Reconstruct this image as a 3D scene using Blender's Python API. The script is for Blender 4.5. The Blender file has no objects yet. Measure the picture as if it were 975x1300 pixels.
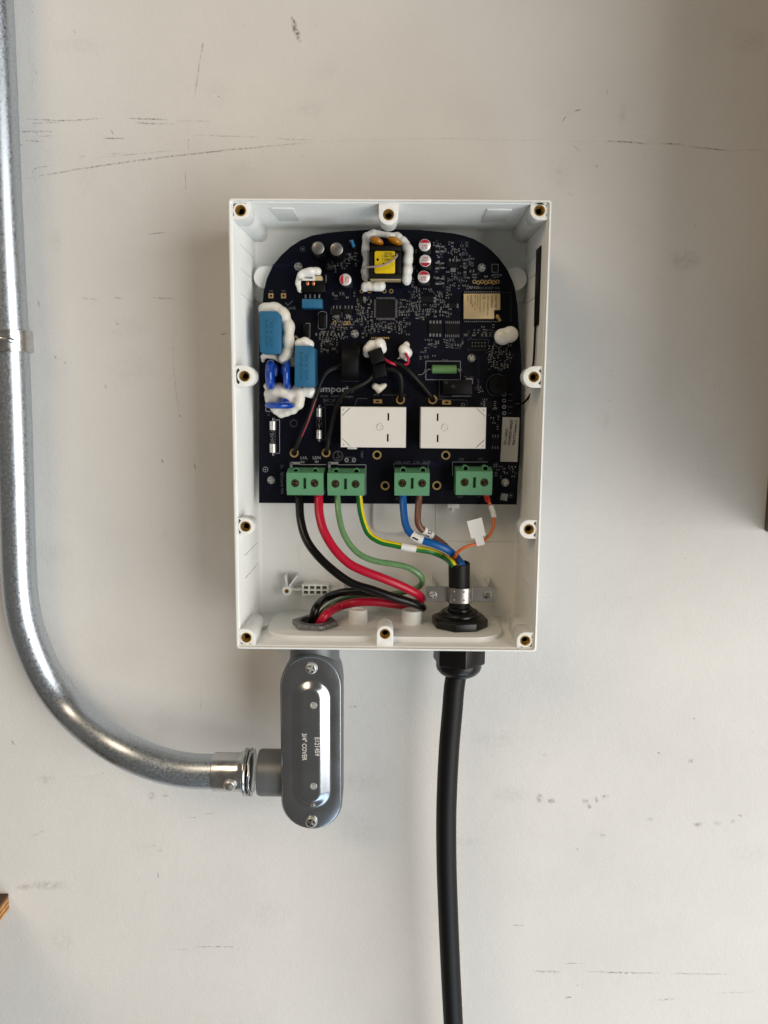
import bpy, bmesh, math, random
from mathutils import Vector, Matrix, noise
from mathutils.geometry import tessellate_polygon
R = math.radians
random.seed(7)
scene = bpy.context.scene
COL = scene.collection

# ---------------------------------------------------------------- camera, world, lights, exposure
# all lengths below are millimetres: x to the right, d out of the wall towards the camera, z up
CAM_D, FPX = 573.0, 1040.0
_p, _w, _r = R(7.997), R(-0.520), R(0.430)
_F = Vector((math.sin(_w)*math.cos(_p), math.cos(_w)*math.cos(_p), -math.sin(_p)))
_R0 = _F.cross(Vector((0, 0, 1))).normalized(); _U0 = _R0.cross(_F)
_R = _R0*math.cos(_r)+_U0*math.sin(_r); _U = -_R0*math.sin(_r)+_U0*math.cos(_r)
cam = bpy.data.cameras.new('camera'); camo = bpy.data.objects.new('camera', cam); COL.objects.link(camo)
cam.sensor_fit = 'VERTICAL'; cam.sensor_height = 36; cam.lens = FPX/1300*36
cam.clip_start = 0.01; cam.clip_end = 50
m = Matrix((_R, _U, -_F)).transposed().to_4x4(); m.translation = (0, -CAM_D*.001, 0); camo.matrix_world = m
scene.camera = camo
scene.render.resolution_x = 768; scene.render.resolution_y = 1024

world = bpy.data.worlds.new('World'); scene.world = world; world.use_nodes = True
bg = world.node_tree.nodes['Background']; bg.inputs[0].default_value = (1.0, .90, .77, 1); bg.inputs[1].default_value = 0.142

def area(name, loc, tgt, sx, sy, power, col):
    l = bpy.data.lights.new(name, 'AREA'); l.shape = 'RECTANGLE'; l.size = sx; l.size_y = sy; l.energy = power; l.color = col
    o = bpy.data.objects.new(name, l); COL.objects.link(o); o.location = loc
    o.rotation_euler = (Vector(tgt)-Vector(loc)).to_track_quat('-Z', 'Y').to_euler(); return o
area('garage_door_daylight', (1.85, -1.85, -.38), (0, 0, 0), 2.1, 2.2, 72, (1.0, .97, .925))
area('driveway_skylight', (.75, -1.05, -1.75), (0, 0, -.3), 1.4, .9, 12, (.68, .86, 1.0))
area('warm_room_light', (-1.5, -2.3, 2.0), (0, 0, .1), 1.6, 1.2, 32, (1.0, .77, .53))
vs = scene.view_settings; vs.view_transform = 'Standard'; vs.look = 'None'; vs.exposure = 0.05; vs.gamma = 1; vs.use_curve_mapping = False
scene.cycles.max_bounces = 8; scene.cycles.diffuse_bounces = 5; scene.cycles.transparent_max_bounces = 16
scene.cycles.use_denoising = True

# ---------------------------------------------------------------- positions
def ray(px, py): return _F+_R*((px-487.5)/FPX)+_U*((650-py)/FPX)
def at(px, py, d):
    v = ray(px, py); t = (CAM_D-d)/v.y; return (v.x*t, v.z*t)
def V(px, py, d): x, z = at(px, py, d); return Vector((x, -d, z))
def on_z(px, py, z):
    v = ray(px, py); t = z/v.z; return (v.x*t, CAM_D-v.y*t)
def mmpx(d): return (CAM_D-d)/FPX

# ---------------------------------------------------------------- materials
def lin(c):
    if isinstance(c, str): c = tuple(int(c[i:i+2], 16)/255 for i in (0, 2, 4))
    return tuple((x/12.92 if x <= .04045 else ((x+.055)/1.055)**2.4) for x in c)+(1,)
MATS = {}
def mat(name, col, rough=.5, metal=0, var=.06, vscale=60, bump=0, bscale=400, spec=.5, coat=0, rvar=.0, stretch=None, trans=0, ior=1.45, sss=0, col2=None):
    m = bpy.data.materials.new(name); m.use_nodes = True; nt = m.node_tree; b = nt.nodes['Principled BSDF']
    c = lin(col); b.inputs['Roughness'].default_value = rough; b.inputs['Metallic'].default_value = metal
    b.inputs['Specular IOR Level'].default_value = spec; b.inputs['IOR'].default_value = ior
    b.inputs['Coat Weight'].default_value = coat; b.inputs['Transmission Weight'].default_value = trans
    if sss: b.inputs['Subsurface Weight'].default_value = sss; b.inputs['Subsurface Radius'].default_value = (.002, .0018, .0015); b.inputs['Subsurface Scale'].default_value = .5
    tc = nt.nodes.new('ShaderNodeTexCoord'); mp = nt.nodes.new('ShaderNodeMapping'); nt.links.new(tc.outputs['Object'], mp.inputs[0])
    if stretch: mp.inputs['Scale'].default_value = stretch
    n = nt.nodes.new('ShaderNodeTexNoise'); n.inputs['Scale'].default_value = vscale; n.inputs['Detail'].default_value = 5
    nt.links.new(mp.outputs[0], n.inputs['Vector'])
    cr = nt.nodes.new('ShaderNodeValToRGB'); cr.color_ramp.elements[0].position = .3; cr.color_ramp.elements[1].position = .7
    k = 1-var*2.2
    cr.color_ramp.elements[0].color = lin(col2) if col2 else (c[0]*k, c[1]*k, c[2]*k, 1); cr.color_ramp.elements[1].color = c
    nt.links.new(n.outputs['Fac'], cr.inputs[0]); nt.links.new(cr.outputs[0], b.inputs['Base Color'])
    if rvar:
        mr = nt.nodes.new('ShaderNodeMapRange'); mr.inputs[1].default_value = .3; mr.inputs[2].default_value = .7
        mr.inputs[3].default_value = max(0.02, rough-rvar); mr.inputs[4].default_value = min(1, rough+rvar)
        nt.links.new(n.outputs['Fac'], mr.inputs[0]); nt.links.new(mr.outputs[0], b.inputs['Roughness'])
    if bump:
        n2 = nt.nodes.new('ShaderNodeTexNoise'); n2.inputs['Scale'].default_value = bscale; n2.inputs['Detail'].default_value = 4
        nt.links.new(mp.outputs[0], n2.inputs['Vector'])
        bp = nt.nodes.new('ShaderNodeBump'); bp.inputs['Strength'].default_value = bump; bp.inputs['Distance'].default_value = .0006
        nt.links.new(n2.outputs['Fac'], bp.inputs['Height']); nt.links.new(bp.outputs[0], b.inputs['Normal'])
    MATS[name] = m; return m
mat('plastic', 'e6e7e4', .38, var=.02, vscale=40, bump=.05, bscale=1500, spec=.4)
mat('plastic_b', 'e4e2db', .42, var=.02, vscale=40, spec=.4)
mat('brass', 'd8b468', .25, .85, var=.1, vscale=300)
mat('pcb', '060918', .42, var=.35, vscale=25, spec=.14, col2='04050b', bump=.03, bscale=3000)
mat('trace', '10142e', .42, var=.1, spec=.16)
mat('board_core', '2a2a1c', .6)
mat('silk', '8f9296', .6, var=.12, vscale=900)
mat('silk_dim', '50545c', .6, var=.2, vscale=900)
mat('gold_pad', 'b0945f', .42, .4, var=.1, vscale=600)
mat('hole_shade', '020202', .9, spec=.03)  # near-black colour painting the shade inside holes and recesses
mat('relay', 'd2d0ca', .5, var=.02, bump=.06, bscale=2500)
mat('green', '568c66', .42, var=.05, vscale=90, bump=.05, bscale=1800)
mat('green_shade', '1d4a2a', .6)  # darker copy of the block green, shade painted on the slot floors
mat('terminal_screw', 'a98673', .4, .5, var=.2, vscale=500)
mat('bluecap', '165c80', .5, var=.05, vscale=120, bump=.08, bscale=1500)
mat('bluecap_ink', '124a66', .5)
mat('varistor', '0c3f9c', .18, var=.06, coat=.4, bump=.1, bscale=250)
mat('glue', 'e6e4dd', .22, var=.03, vscale=150, bump=.25, bscale=350, sss=.15)
mat('glue_dry', 'ddd8cc', .45, var=.05, vscale=150, bump=.2, bscale=300, sss=.1)
mat('yellow_tape', 'd8b80c', .32, var=.1, vscale=120, bump=.3, bscale=200)
mat('yellow_ink', '7a6a08', .6)
mat('blackp', '080809', .42, spec=.18, var=.1, bump=.05, bscale=1500)
mat('blackp_soft', '0a0a0b', .5, spec=.16, var=.1, bump=.1, bscale=1500)
mat('core', '100f0e', .5, spec=.2, var=.2, bump=.2, bscale=600)
mat('silver', 'd9d9d4', .34, .72, var=.08, vscale=400, rvar=.1)
mat('silver_matte', 'a9a9a7', .3, 1, var=.1, vscale=400)
mat('tin', '8b8c8e', .4, .6, var=.15, vscale=700)
mat('chip', '0c0b0e', .5, spec=.2, var=.15, vscale=500)
mat('chip_ceramic', '5b5040', .5, var=.2)
mat('shield', 'c9b388', .42, .45, var=.05, vscale=200)
mat('shield_ink', '6e5c3a', .6)
mat('redprint', 'b01030', .5)
mat('capdisc', 'd9d4d2', .35, .35, var=.05)
mat('orange_cap', 'b9760f', .22, var=.1, coat=.4)
mat('copper', 'd98a66', .3, .9, var=.1)
mat('tan_tape', 'b7a47c', .5)
mat('paper', 'd8d8d6', .55, var=.03)
mat('paper_grey', 'a5a5a4', .55, var=.03)
mat('ink', '141414', .6)
mat('greenres', '56804a', .45, var=.06)
mat('lightblue', '2d8cc0', .4)
mat('wire_black', '060607', .27, spec=.35, bump=.06, bscale=700)
mat('wire_red', 'b01030', .3, var=.04, bump=.05, bscale=700)
mat('wire_green', '648f60', .22, var=.12, vscale=500, bump=.2, bscale=900, coat=.3)
mat('wire_yellow', 'd9c414', .32, var=.05)
mat('wire_dkgreen', '0f6a26', .32, var=.05)
mat('wire_blue', '08549a', .28, var=.05, bump=.05, bscale=600)
mat('wire_brown', '6b4638', .32, var=.06, bump=.05, bscale=600)
mat('wire_orange', 'c9662a', .35, var=.05)
mat('ferrule_red', 'd02416', .35)
mat('wire_grey', '9a8a84', .35)
mat('wire_thinred', '7a1420', .35)
mat('jacket', '060606', .5, spec=.35, var=.1, bump=.06, bscale=1200)
mat('gland', '080809', .3, var=.1, bump=.04, bscale=900)
mat('steel', '9a9894', .3, .9, var=.02, vscale=60, rvar=.03)
mat('zinc', 'cdd0d3', .22, 1, var=.10, vscale=160, rvar=.08, bump=.03, bscale=300)
mat('galv', 'c6d0da', .34, 1, var=.085, vscale=650, rvar=.08, bump=.03, bscale=1800, stretch=(1, 1, 1))
mat('cast_grey', '6e7274', .42, .35, var=.06, vscale=120, bump=.15, bscale=900)
mat('cast_nut', '8f9190', .45, .8, var=.2, vscale=500, bump=.7, bscale=900)
mat('cover', 'a8adb4', .23, 1, var=.03, vscale=60, rvar=.03, bump=.02, bscale=1500)
mat('cover_relief', 'cbc9c3', .6, 0)  # pale colour on flat letters, painting the light on stamped relief
mat('cabinet', '4a423e', .55, var=.1)
mat('ply_top', '5a4030', .7, var=.2, vscale=80)
mat('ply_a', 'd6a264', .65, var=.15, vscale=200)
mat('ply_b', '9c6a38', .65, var=.15, vscale=200)
# clear glass for the fuse tubes
g = mat('glass', 'ffffff', .03, trans=1.0, ior=1.2)

# painted wall: off-white with roller stipple
w = bpy.data.materials.new('wall_paint'); w.use_nodes = True; nt = w.node_tree; b = nt.nodes['Principled BSDF']
tc = nt.nodes.new('ShaderNodeTexCoord')
def nz(scale, detail=4, rough=.5):
    n = nt.nodes.new('ShaderNodeTexNoise'); n.inputs['Scale'].default_value = scale; n.inputs['Detail'].default_value = detail; n.inputs['Roughness'].default_value = rough
    nt.links.new(tc.outputs['Object'], n.inputs['Vector']); return n
n1 = nz(7, 6, .6); cr = nt.nodes.new('ShaderNodeValToRGB'); cr.color_ramp.elements[0].position = .3; cr.color_ramp.elements[1].position = .72
cr.color_ramp.elements[0].color = lin('cecdca'); cr.color_ramp.elements[1].color = lin('d9d8d5')
nt.links.new(n1.outputs['Fac'], cr.inputs[0]); nt.links.new(cr.outputs[0], b.inputs['Base Color'])
b.inputs['Roughness'].default_value = .55; b.inputs['Specular IOR Level'].default_value = .3
n2 = nz(650, 4, .6); n3 = nz(110, 3)
ad = nt.nodes.new('ShaderNodeMath'); ad.operation = 'MULTIPLY_ADD'; nt.links.new(n3.outputs['Fac'], ad.inputs[0]); ad.inputs[1].default_value = 1.2; nt.links.new(n2.outputs['Fac'], ad.inputs[2])
bp = nt.nodes.new('ShaderNodeBump'); bp.inputs['Strength'].default_value = .36; bp.inputs['Distance'].default_value = .0006
nt.links.new(ad.outputs[0], bp.inputs['Height']); nt.links.new(bp.outputs[0], b.inputs['Normal'])
MATS['wall_paint'] = w
# scuffs: broken-up rubbed-on marks
def scuff_mat(name, col, scale, lo, hi, mx):
    s = bpy.data.materials.new(name); s.use_nodes = True; nt = s.node_tree; b = nt.nodes['Principled BSDF']; b.inputs['Base Color'].default_value = lin(col); b.inputs['Roughness'].default_value = .8
    tc = nt.nodes.new('ShaderNodeTexCoord'); n = nt.nodes.new('ShaderNodeTexNoise'); n.inputs['Scale'].default_value = scale; n.inputs['Detail'].default_value = 6; n.inputs['Roughness'].default_value = .7
    nt.links.new(tc.outputs['Object'], n.inputs['Vector'])
    mr = nt.nodes.new('ShaderNodeMapRange'); mr.inputs[1].default_value = lo; mr.inputs[2].default_value = hi; mr.inputs[3].default_value = 0; mr.inputs[4].default_value = mx
    nt.links.new(n.outputs['Fac'], mr.inputs[0])
    at_ = nt.nodes.new('ShaderNodeAttribute'); at_.attribute_name = 'fade'
    mu = nt.nodes.new('ShaderNodeMath'); mu.operation = 'MULTIPLY'; nt.links.new(mr.outputs[0], mu.inputs[0]); nt.links.new(at_.outputs['Fac'], mu.inputs[1])
    nt.links.new(mu.outputs[0], b.inputs['Alpha']); MATS[name] = s
scuff_mat('scuff', '3f3a36', 420, .42, .62, .85)
scuff_mat('smudge', '77716a', 260, .40, .62, .55)

# ---------------------------------------------------------------- mesh helpers (mm in, metres out)
WPOS = {}
def wpos(o): return WPOS.get(o.name, Vector((0, 0, 0)))
def bev(bm, off, seg=2, ang=35):
    ed = [e for e in bm.edges if len(e.link_faces) == 2 and e.calc_face_angle(0) > R(ang)]
    if ed: bmesh.ops.bevel(bm, geom=ed, offset=off*.001, segments=seg, profile=.5, affect='EDGES', clamp_overlap=True)
def obj(name, geo, mt, parent=None, bevel=0, smooth=38, seg=2, kind=None, label=None, cat=None, group=None, fade=None, origin='base'):
    """geo: list of (verts, faces) or (verts, faces, material index); verts are (x, -d, z) in mm"""
    if isinstance(geo, tuple): geo = [geo]
    vs_, fs_, mi = [], [], []
    for gg in geo:
        o0 = len(vs_); vs_ += [Vector(v)*.001 for v in gg[0]]; fs_ += [[i+o0 for i in f] for f in gg[1]]
        mi += [gg[2] if len(gg) > 2 else 0]*len(gg[1])
    xs = [v.x for v in vs_]; ys = [v.y for v in vs_]; zs = [v.z for v in vs_]
    org = Vector(((min(xs)+max(xs))/2, (min(ys)+max(ys))/2 if origin == 'base' else max(ys), min(zs)))
    me = bpy.data.meshes.new(name); me.from_pydata([v-org for v in vs_], [], fs_)
    if isinstance(mt, str): mt = [mt]
    if len(mt) == 1 and 1 in mi: mt = mt+['hole_shade']
    for q in mt: me.materials.append(MATS[q])
    if len(mt) > 1: me.polygons.foreach_set('material_index', mi)
    if fade is not None:
        a = me.attributes.new('fade', 'FLOAT', 'POINT'); a.data.foreach_set('value', fade)
    else:
        bm = bmesh.new(); bm.from_mesh(me); bmesh.ops.remove_doubles(bm, verts=bm.verts, dist=1e-7)
        bmesh.ops.recalc_face_normals(bm, faces=bm.faces)
        if bevel: bev(bm, bevel, seg)
        bm.to_mesh(me); bm.free()
    if smooth: me.shade_smooth(); me.set_sharp_from_angle(angle=R(smooth))
    o = bpy.data.objects.new(name, me); COL.objects.link(o)
    if parent: o.parent = parent; o.location = org-wpos(parent)
    else: o.location = org
    WPOS[o.name] = org
    if kind: o['kind'] = kind
    if label: o['label'] = label
    if cat: o['category'] = cat
    if group: o['group'] = group
    return o
def thing(name, label, cat, p, group=None):
    o = bpy.data.objects.new(name, None); COL.objects.link(o); o.empty_display_size = .01
    o.location = Vector(p)*.001; WPOS[o.name] = Vector(p)*.001; o['label'] = label; o['category'] = cat
    if group: o['group'] = group
    return o
def mp(plane, a, b, c):
    if plane == 'xz': return Vector((a, -c, b))      # 2D (x,z), extruded along d
    if plane == 'xd': return Vector((a, -b, c))      # 2D (x,d), extruded along z
    return Vector((c, -b, a))                        # 'zd': 2D (z,d), extruded along x
def prism(outer, holes, a, b, plane='xz', mi=0):
    loops = [list(outer)]+[list(h) for h in holes]
    flat = [p for l in loops for p in l]; n = len(flat)
    tris = tessellate_polygon([[Vector((p[0], p[1], 0)) for p in l] for l in loops]) if holes or len(outer) > 4 else None
    vs = [mp(plane, p[0], p[1], a) for p in flat]+[mp(plane, p[0], p[1], b) for p in flat]
    fs = []
    if holes:
        for t in tris: fs.append(list(t)); fs.append([i+n for i in t])
    else:
        fs.append(list(range(n))); fs.append([i+n for i in range(n)])
    k = 0
    for l in loops:
        L = len(l)
        for i in range(L):
            i0, i1 = k+i, k+(i+1) % L; fs.append([i0, i1, i1+n, i0+n])
        k += L
    return (vs, fs, mi)
def box(x0, x1, z0, z1, d0, d1, mi=0): return prism([(x0, z0), (x1, z0), (x1, z1), (x0, z1)], [], d0, d1, mi=mi)
def circ(cx, cy, r, n=24, a0=0, a1=360):
    full = abs(a1-a0) >= 360
    return [(cx+r*math.cos(R(a0+(a1-a0)*i/(n if full else n-1))), cy+r*math.sin(R(a0+(a1-a0)*i/(n if full else n-1)))) for i in range(n)]
def rrect(x0, x1, y0, y1, r, n=6):
    pts = []
    for cx, cy, a in ((x1-r, y1-r, 0), (x0+r, y1-r, 90), (x0+r, y0+r, 180), (x1-r, y0+r, 270)):
        pts += [(cx+r*math.cos(R(a+90*i/n)), cy+r*math.sin(R(a+90*i/n))) for i in range(n+1)]
    return pts
def lathe(o, ax, prof, n=24, mi=0, phase=0, closed=False):
    """prof: (radius, height along ax) from o"""
    o = Vector(o); ax = Vector(ax).normalized()
    u = ax.orthogonal().normalized(); v = ax.cross(u)
    vs, fs = [], []
    for r, h in prof:
        for i in range(n):
            a = R(phase)+2*math.pi*i/n; vs.append(o+ax*h+(u*math.cos(a)+v*math.sin(a))*max(r, 1e-4))
    for j in range(len(prof)-1):
        for i in range(n):
            fs.append([j*n+i, j*n+(i+1) % n, (j+1)*n+(i+1) % n, (j+1)*n+i])
    if closed:
        j = len(prof)-1
        for i in range(n): fs.append([j*n+i, j*n+(i+1) % n, (i+1) % n, i])
    else:
        fs.append(list(range(n))); fs.append([(len(prof)-1)*n+i for i in range(n)])
    return (vs, fs, mi)
OUT = Vector((0, -1, 0)); UP = Vector((0, 0, 1)); RT = Vector((1, 0, 0))
def spline(pts, n=8):
    pts = [Vector(p) for p in pts]; P = [pts[0]*2-pts[1]]+pts+[pts[-1]*2-pts[-2]]; out = []
    for i in range(1, len(P)-2):
        p0, p1, p2, p3 = P[i-1:i+3]
        for k in range(n):
            t = k/n; out.append(.5*((2*p1)+(p2-p0)*t+(2*p0-5*p1+4*p2-p3)*t*t+(3*p1-p0-3*p2+p3)*t**3))
    out.append(pts[-1]); return out
def tube(path, r, n=14, mi=0, split=None, up=None, flat=1.0):
    """r: number or list along path; split: second material index on the half of the ring given by angles"""
    N = len(path); rs = r if isinstance(r, (list, tuple)) else [r]*N
    T = [(path[min(i+1, N-1)]-path[max(i-1, 0)]).normalized() for i in range(N)]
    u = (Vector(up) if up else T[0].orthogonal()); u = (u-T[0]*u.dot(T[0])).normalized()
    vs, fs, fm = [], [], []
    for i in range(N):
        if i: u = (u-T[i]*u.dot(T[i])).normalized()
        v = T[i].cross(u)
        for k in range(n):
            a = 2*math.pi*k/n; vs.append(path[i]+(u*math.cos(a)*flat+v*math.sin(a))*rs[i])
    A, B = [], []
    for i in range(N-1):
        for k in range(n):
            f = [i*n+k, i*n+(k+1) % n, (i+1)*n+(k+1) % n, (i+1)*n+k]
            (B if split and split[0] <= k < split[1] else A).append(f)
    A.append(list(range(n))); A.append([(N-1)*n+k for k in range(n)])
    if split: return [(vs, A, mi), (vs, B, mi+1)]
    return (vs, A, mi)
def ellipsoid(c, rx, rd, rz, n=16, m_=10, mi=0, rot=None):
    c = Vector(c); vs, fs = [], []
    for j in range(m_+1):
        t = math.pi*j/m_
        for i in range(n):
            a = 2*math.pi*i/n; q = Vector((rx*math.sin(t)*math.cos(a), rd*math.sin(t)*math.sin(a), rz*math.cos(t)))
            if rot is not None: q = rot @ q
            vs.append(c+q)
    for j in range(m_):
        for i in range(n): fs.append([j*n+i, j*n+(i+1) % n, (j+1)*n+(i+1) % n, (j+1)*n+i])
    return (vs, fs, mi)
_tx = {}
def text(s, c, h, xd, yd, mi=0):
    """flat letters centred on c (mm), height of capitals h, reading along xd"""
    if s not in _tx:
        cu = bpy.data.curves.new('t', 'FONT'); cu.body = s; cu.size = 1; cu.resolution_u = 2; cu.offset = .022; cu.align_x = 'LEFT'
        ob = bpy.data.objects.new('t', cu); COL.objects.link(ob)
        me = bpy.data.meshes.new_from_object(ob)
        _tx[s] = ([v.co.copy() for v in me.vertices], [list(p.vertices) for p in me.polygons])
        bpy.data.objects.remove(ob); bpy.data.meshes.remove(me); bpy.data.curves.remove(cu)
    vv, ff = _tx[s]
    if not vv: return ([Vector(c)]*3, [[0, 1, 2]], mi)
    x0 = min(v.x for v in vv); x1 = max(v.x for v in vv); k = h/.72
    xd = Vector(xd).normalized(); yd = Vector(yd).normalized(); c = Vector(c)
    return ([c+xd*((v.x-(x0+x1)/2)*k)+yd*((v.y-.36)*k) for v in vv], ff, mi)
def textw(s, c, w_, h, xd, yd, mi=0):
    """like text() but squeezed to the width w_"""
    g_ = text(s, (0, 0, 0), h, (1, 0, 0), (0, 1, 0), mi); xs = [v.x for v in g_[0]]; k = w_/max(1e-6, max(xs)-min(xs))
    xd = Vector(xd).normalized(); yd = Vector(yd).normalized(); c = Vector(c)
    return ([c+xd*v.x*k+yd*v.y for v in g_[0]], g_[1], mi)
def quad(pts, mi=0): return ([Vector(p) for p in pts], [list(range(len(pts)))], mi)
def pxpoly(pts, d): return [at(x, y, d) for x, y in pts]
def pxrect(x0, x1, y0, y1, d):
    a = at((x0+x1)/2, (y0+y1)/2, d); k = mmpx(d)*1.01
    c0 = at(x0, (y0+y1)/2, d); c1 = at(x1, (y0+y1)/2, d); t0 = at((x0+x1)/2, y1, d); t1 = at((x0+x1)/2, y0, d)
    return c0[0], c1[0], t0[1], t1[1]
def pbox(x0, x1, y0, y1, d0, d1, mi=0):
    a = pxrect(x0, x1, y0, y1, d1); return box(a[0], a[1], a[2], a[3], d0, d1, mi)
def screw_geo(c, r, h, ax=OUT, kind='cross', turn=20):
    """domed head with a real recess; c is the seat"""
    c = Vector(c); ax = Vector(ax).normalized(); rc = r*.66
    g_ = [lathe(c, ax, [(r, 0), (r, h*.35), (r*.93, h*.62), (r*.8, h*.85), (rc, h)], 20), lathe(c, ax, [(rc, 0), (rc, h*.12)], 20, 1)]  # recess floor is near-black, its shade painted in
    u = ax.orthogonal().normalized(); v = ax.cross(u); ca, sa = math.cos(R(turn)), math.sin(R(turn))
    q = r*.2; l = r*.6
    hole = [(q, q), (q, l), (-q, l), (-q, q), (-l, q), (-l, -q), (-q, -q), (-q, -l), (q, -l), (q, -q), (l, -q), (l, q)] if kind == 'cross' else [(q, -rc*.93), (q, rc*.93), (-q, rc*.93), (-q, -rc*.93)]
    hole = [(x*ca-y*sa, x*sa+y*ca) for x, y in hole]
    p = prism(circ(0, 0, rc, 20), [hole], 0, 1)
    g_.append(([c+u*w_.x+v*w_.z+ax*(h*.1 if w_.y > -.5 else h) for w_ in p[0]], p[1], 0))
    return g_

# ================================================================ SETTING: the painted wall
wall = obj('wall', box(-2600, 2600, -1300, 1600, -30, 0), 'wall_paint', kind='structure', smooth=0)
SC = [  # px points, width px, strength
    ([(33, 227), (98, 215), (197, 201), (287, 191), (394, 180.5)], 2.0, .75), ([(115, 201), (230, 190)], 1.2, .4), ([(246, 171.5), (328, 174)], 1.2, .4),
    ([(350, 176), (400, 178)], 1.6, .5), ([(400, 180), (560, 176), (640, 178), (767, 179)], 1.2, .3), ([(33, 151), (85, 153), (131, 150)], 1.8, .7), ([(164, 150), (213, 152)], 2.0, .9),
    ([(172, 156), (221, 158)], 2.0, .7), ([(221, 153.5), (267, 154)], 1.3, .45), ([(25, 167), (66, 167)], 2.4, .8), ([(24, 184), (31, 184)], 2.2, 1), ([(33, 178), (55, 180)], 2, .6),
    ([(40, 157), (75, 155)], 1.5, .6), ([(46, 173), (74, 172)], 1.5, .6), ([(131, 175.6), (159, 175.6)], 1.8, 1), ([(141, 164), (144, 172)], 1.5, .8), ([(257.6, 53), (254, 75), (247, 125)], 1.5, .7), ([(258, 54), (256.5, 66)], 2.8, .7),
    ([(371, 24), (375, 36), (381.5, 53)], 7, 1.0), ([(370, 21), (373, 30)], 4, .8), ([(239, 176), (239, 191)], 1.2, .6), ([(235, 211), (236, 242)], 1.2, .6), ([(41, 221), (45, 214), (66, 210)], 1.3, .6),
    ([(187, 297), (215, 295)], 1.5, .6), ([(135, 196), (158, 194)], 1.3, .5), ([(714, 154.5), (722, 142)], 1.4, .7), ([(728, 141), (738, 138.5)], 1.8, .8), ([(767, 179), (795, 180.5), (825, 182.5)], 1.9, .9),
    ([(838, 182), (869, 183.5)], 1.9, 1), ([(874, 186), (932, 192)], 1.7, .9), ([(932, 191), (973, 190)], 1.1, .5), ([(728, 184), (738, 194.5)], 1.3, .7), ([(754, 209), (759, 212)], 3, 1), ([(770, 120), (772, 110)], 1.1, .5),
    ([(677, 1233), (712, 1234)], 3.2, .55), ([(745, 1233), (790, 1235), (837, 1235)], 2.8, .65), ([(850, 1236), (927, 1237)], 1.4, .75), ([(715, 1223), (743, 1223)], 1.6, .6),
    ([(650, 1174.7), (665, 1174.7)], 1.6, .8), ([(835, 1270), (863, 1267)], 2.2, .55), ([(910, 1261), (958, 1259)], 1.2, .5), ([(718, 1267), (726, 1266)], 2.2, 1), ([(731, 1251), (740, 1250)], 1.6, .7),
    ([(247, 1202), (298, 1202)], 1.9, .6), ([(217, 1205), (242, 1206)], 1.5, .5), ([(236, 1038), (250, 1038)], 1.5, .5), ([(261, 1033), (270, 1033)], 2.4, .5),
    ([(102, 378), (124, 380)], 1.4, .7), ([(145, 377), (155, 380)], 1.4, .6), ([(194, 378), (223, 379)], 1.5, .75), ([(222, 409), (220, 458), (224, 500), (228.7, 527)], 1.2, .5), ([(227, 526), (229.5, 530)], 2.2, 1),
    ([(133, 488), (136, 496)], 1.8, .8), ([(147, 408), (150, 413)], 1.7, .8), ([(69, 453), (72, 454)], 1.8, .8), ([(81, 459), (84, 462)], 1.8, .8), ([(206, 583), (207, 588)], 1.8, 1), ([(247, 588), (248, 597)], 1.6, .9),
    ([(48, 381), (50, 389)], 1.6, .9), ([(442, 897), (449, 897.5), (453, 896)], 1.6, .9), ([(832, 449), (838, 450)], 1.6, .9), ([(280, 424), (290, 423)], 2.2, .8), ([(200, 1107), (201, 1114)], 2.2, .8),
    ([(193, 1073), (198, 1074)], 1.8, .7), ([(201, 1080), (206, 1080)], 1.8, .7), ([(14, 940), (19, 946)], 2.0, .8), ([(130, 980), (132, 984)], 1.7, .8), ([(255, 880), (255, 903)], 1.3, .45), ([(40, 1062), (56, 1054)], 1.8, .5),
    ([(835, 955), (838, 957)], 2, 1), ([(880, 912), (883, 913)], 2.2, 1), ([(732, 1077), (734, 1079)], 2.2, 1), ([(938, 1034), (942, 1037)], 2.6, .8), ([(796, 1014), (800, 1015)], 1.6, .7), ([(735, 1158), (736, 1159)], 1.6, .7),
    ([(122, 69), (124, 70)], 1.6, 1), ([(93, 38), (96, 42)], 1.8, .7), ([(277, 122), (279, 123)], 1.8, 1), ([(309, 31), (311, 34)], 1.4, .7), ([(40, 14), (42, 16)], 1.6, .7), ([(42, 88), (48, 94)], 1.2, .5),
    ([(761, 521), (762, 522)], 1.8, 1), ([(774, 508), (775, 509)], 1.6, 1), ([(776, 469), (777, 471)], 1.6, .8), ([(886, 597), (888, 598)], 1.8, .9), ([(962, 668), (964, 669)], 1.8, .9), ([(882, 285), (884, 287)], 1.8, .9), ([(720, 245), (727, 249)], 1.2, .6)]
SM = [(685, 1013, 6, 9, .8), (700, 1017, 6, 5, 1), (743, 1017, 6, 5, .7), (748, 1024, 4, 4, .9), (757, 1015, 4, 6, 1), (768, 1011, 7, 3, .8), (886, 1047, 9, 4, .6), (911, 1045, 7, 4, .5), (930, 1043, 5, 3, .5), (877, 966, 5, 4, .6),
      (193, 1010, 6, 7, .6), (210, 1010, 5, 3, .6), (60, 1124, 34, 9, .4), (30, 1127, 14, 6, .4), (691, 958, 4, 3, .5), (766, 1060, 5, 3, .6), (826, 1040, 8, 3, .4), (60, 990, 14, 8, .3), (870, 330, 25, 14, .35), (790, 145, 6, 14, .25), (650, 1010, 30, 14, .15), (340, 1160, 40, 30, .1)]
wr = random.Random(5)
for _ in range(80):
    x, y = wr.uniform(50, 972), wr.uniform(5, 1295); a_ = wr.uniform(0, 6.28); L_ = wr.choice([1.5, 2, 2, 3, 5, 9])
    SC.append(([(x, y), (x+L_*math.cos(a_), y+L_*math.sin(a_)*.6)], wr.uniform(.8, 1.7), wr.uniform(.15, .55)))
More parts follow.
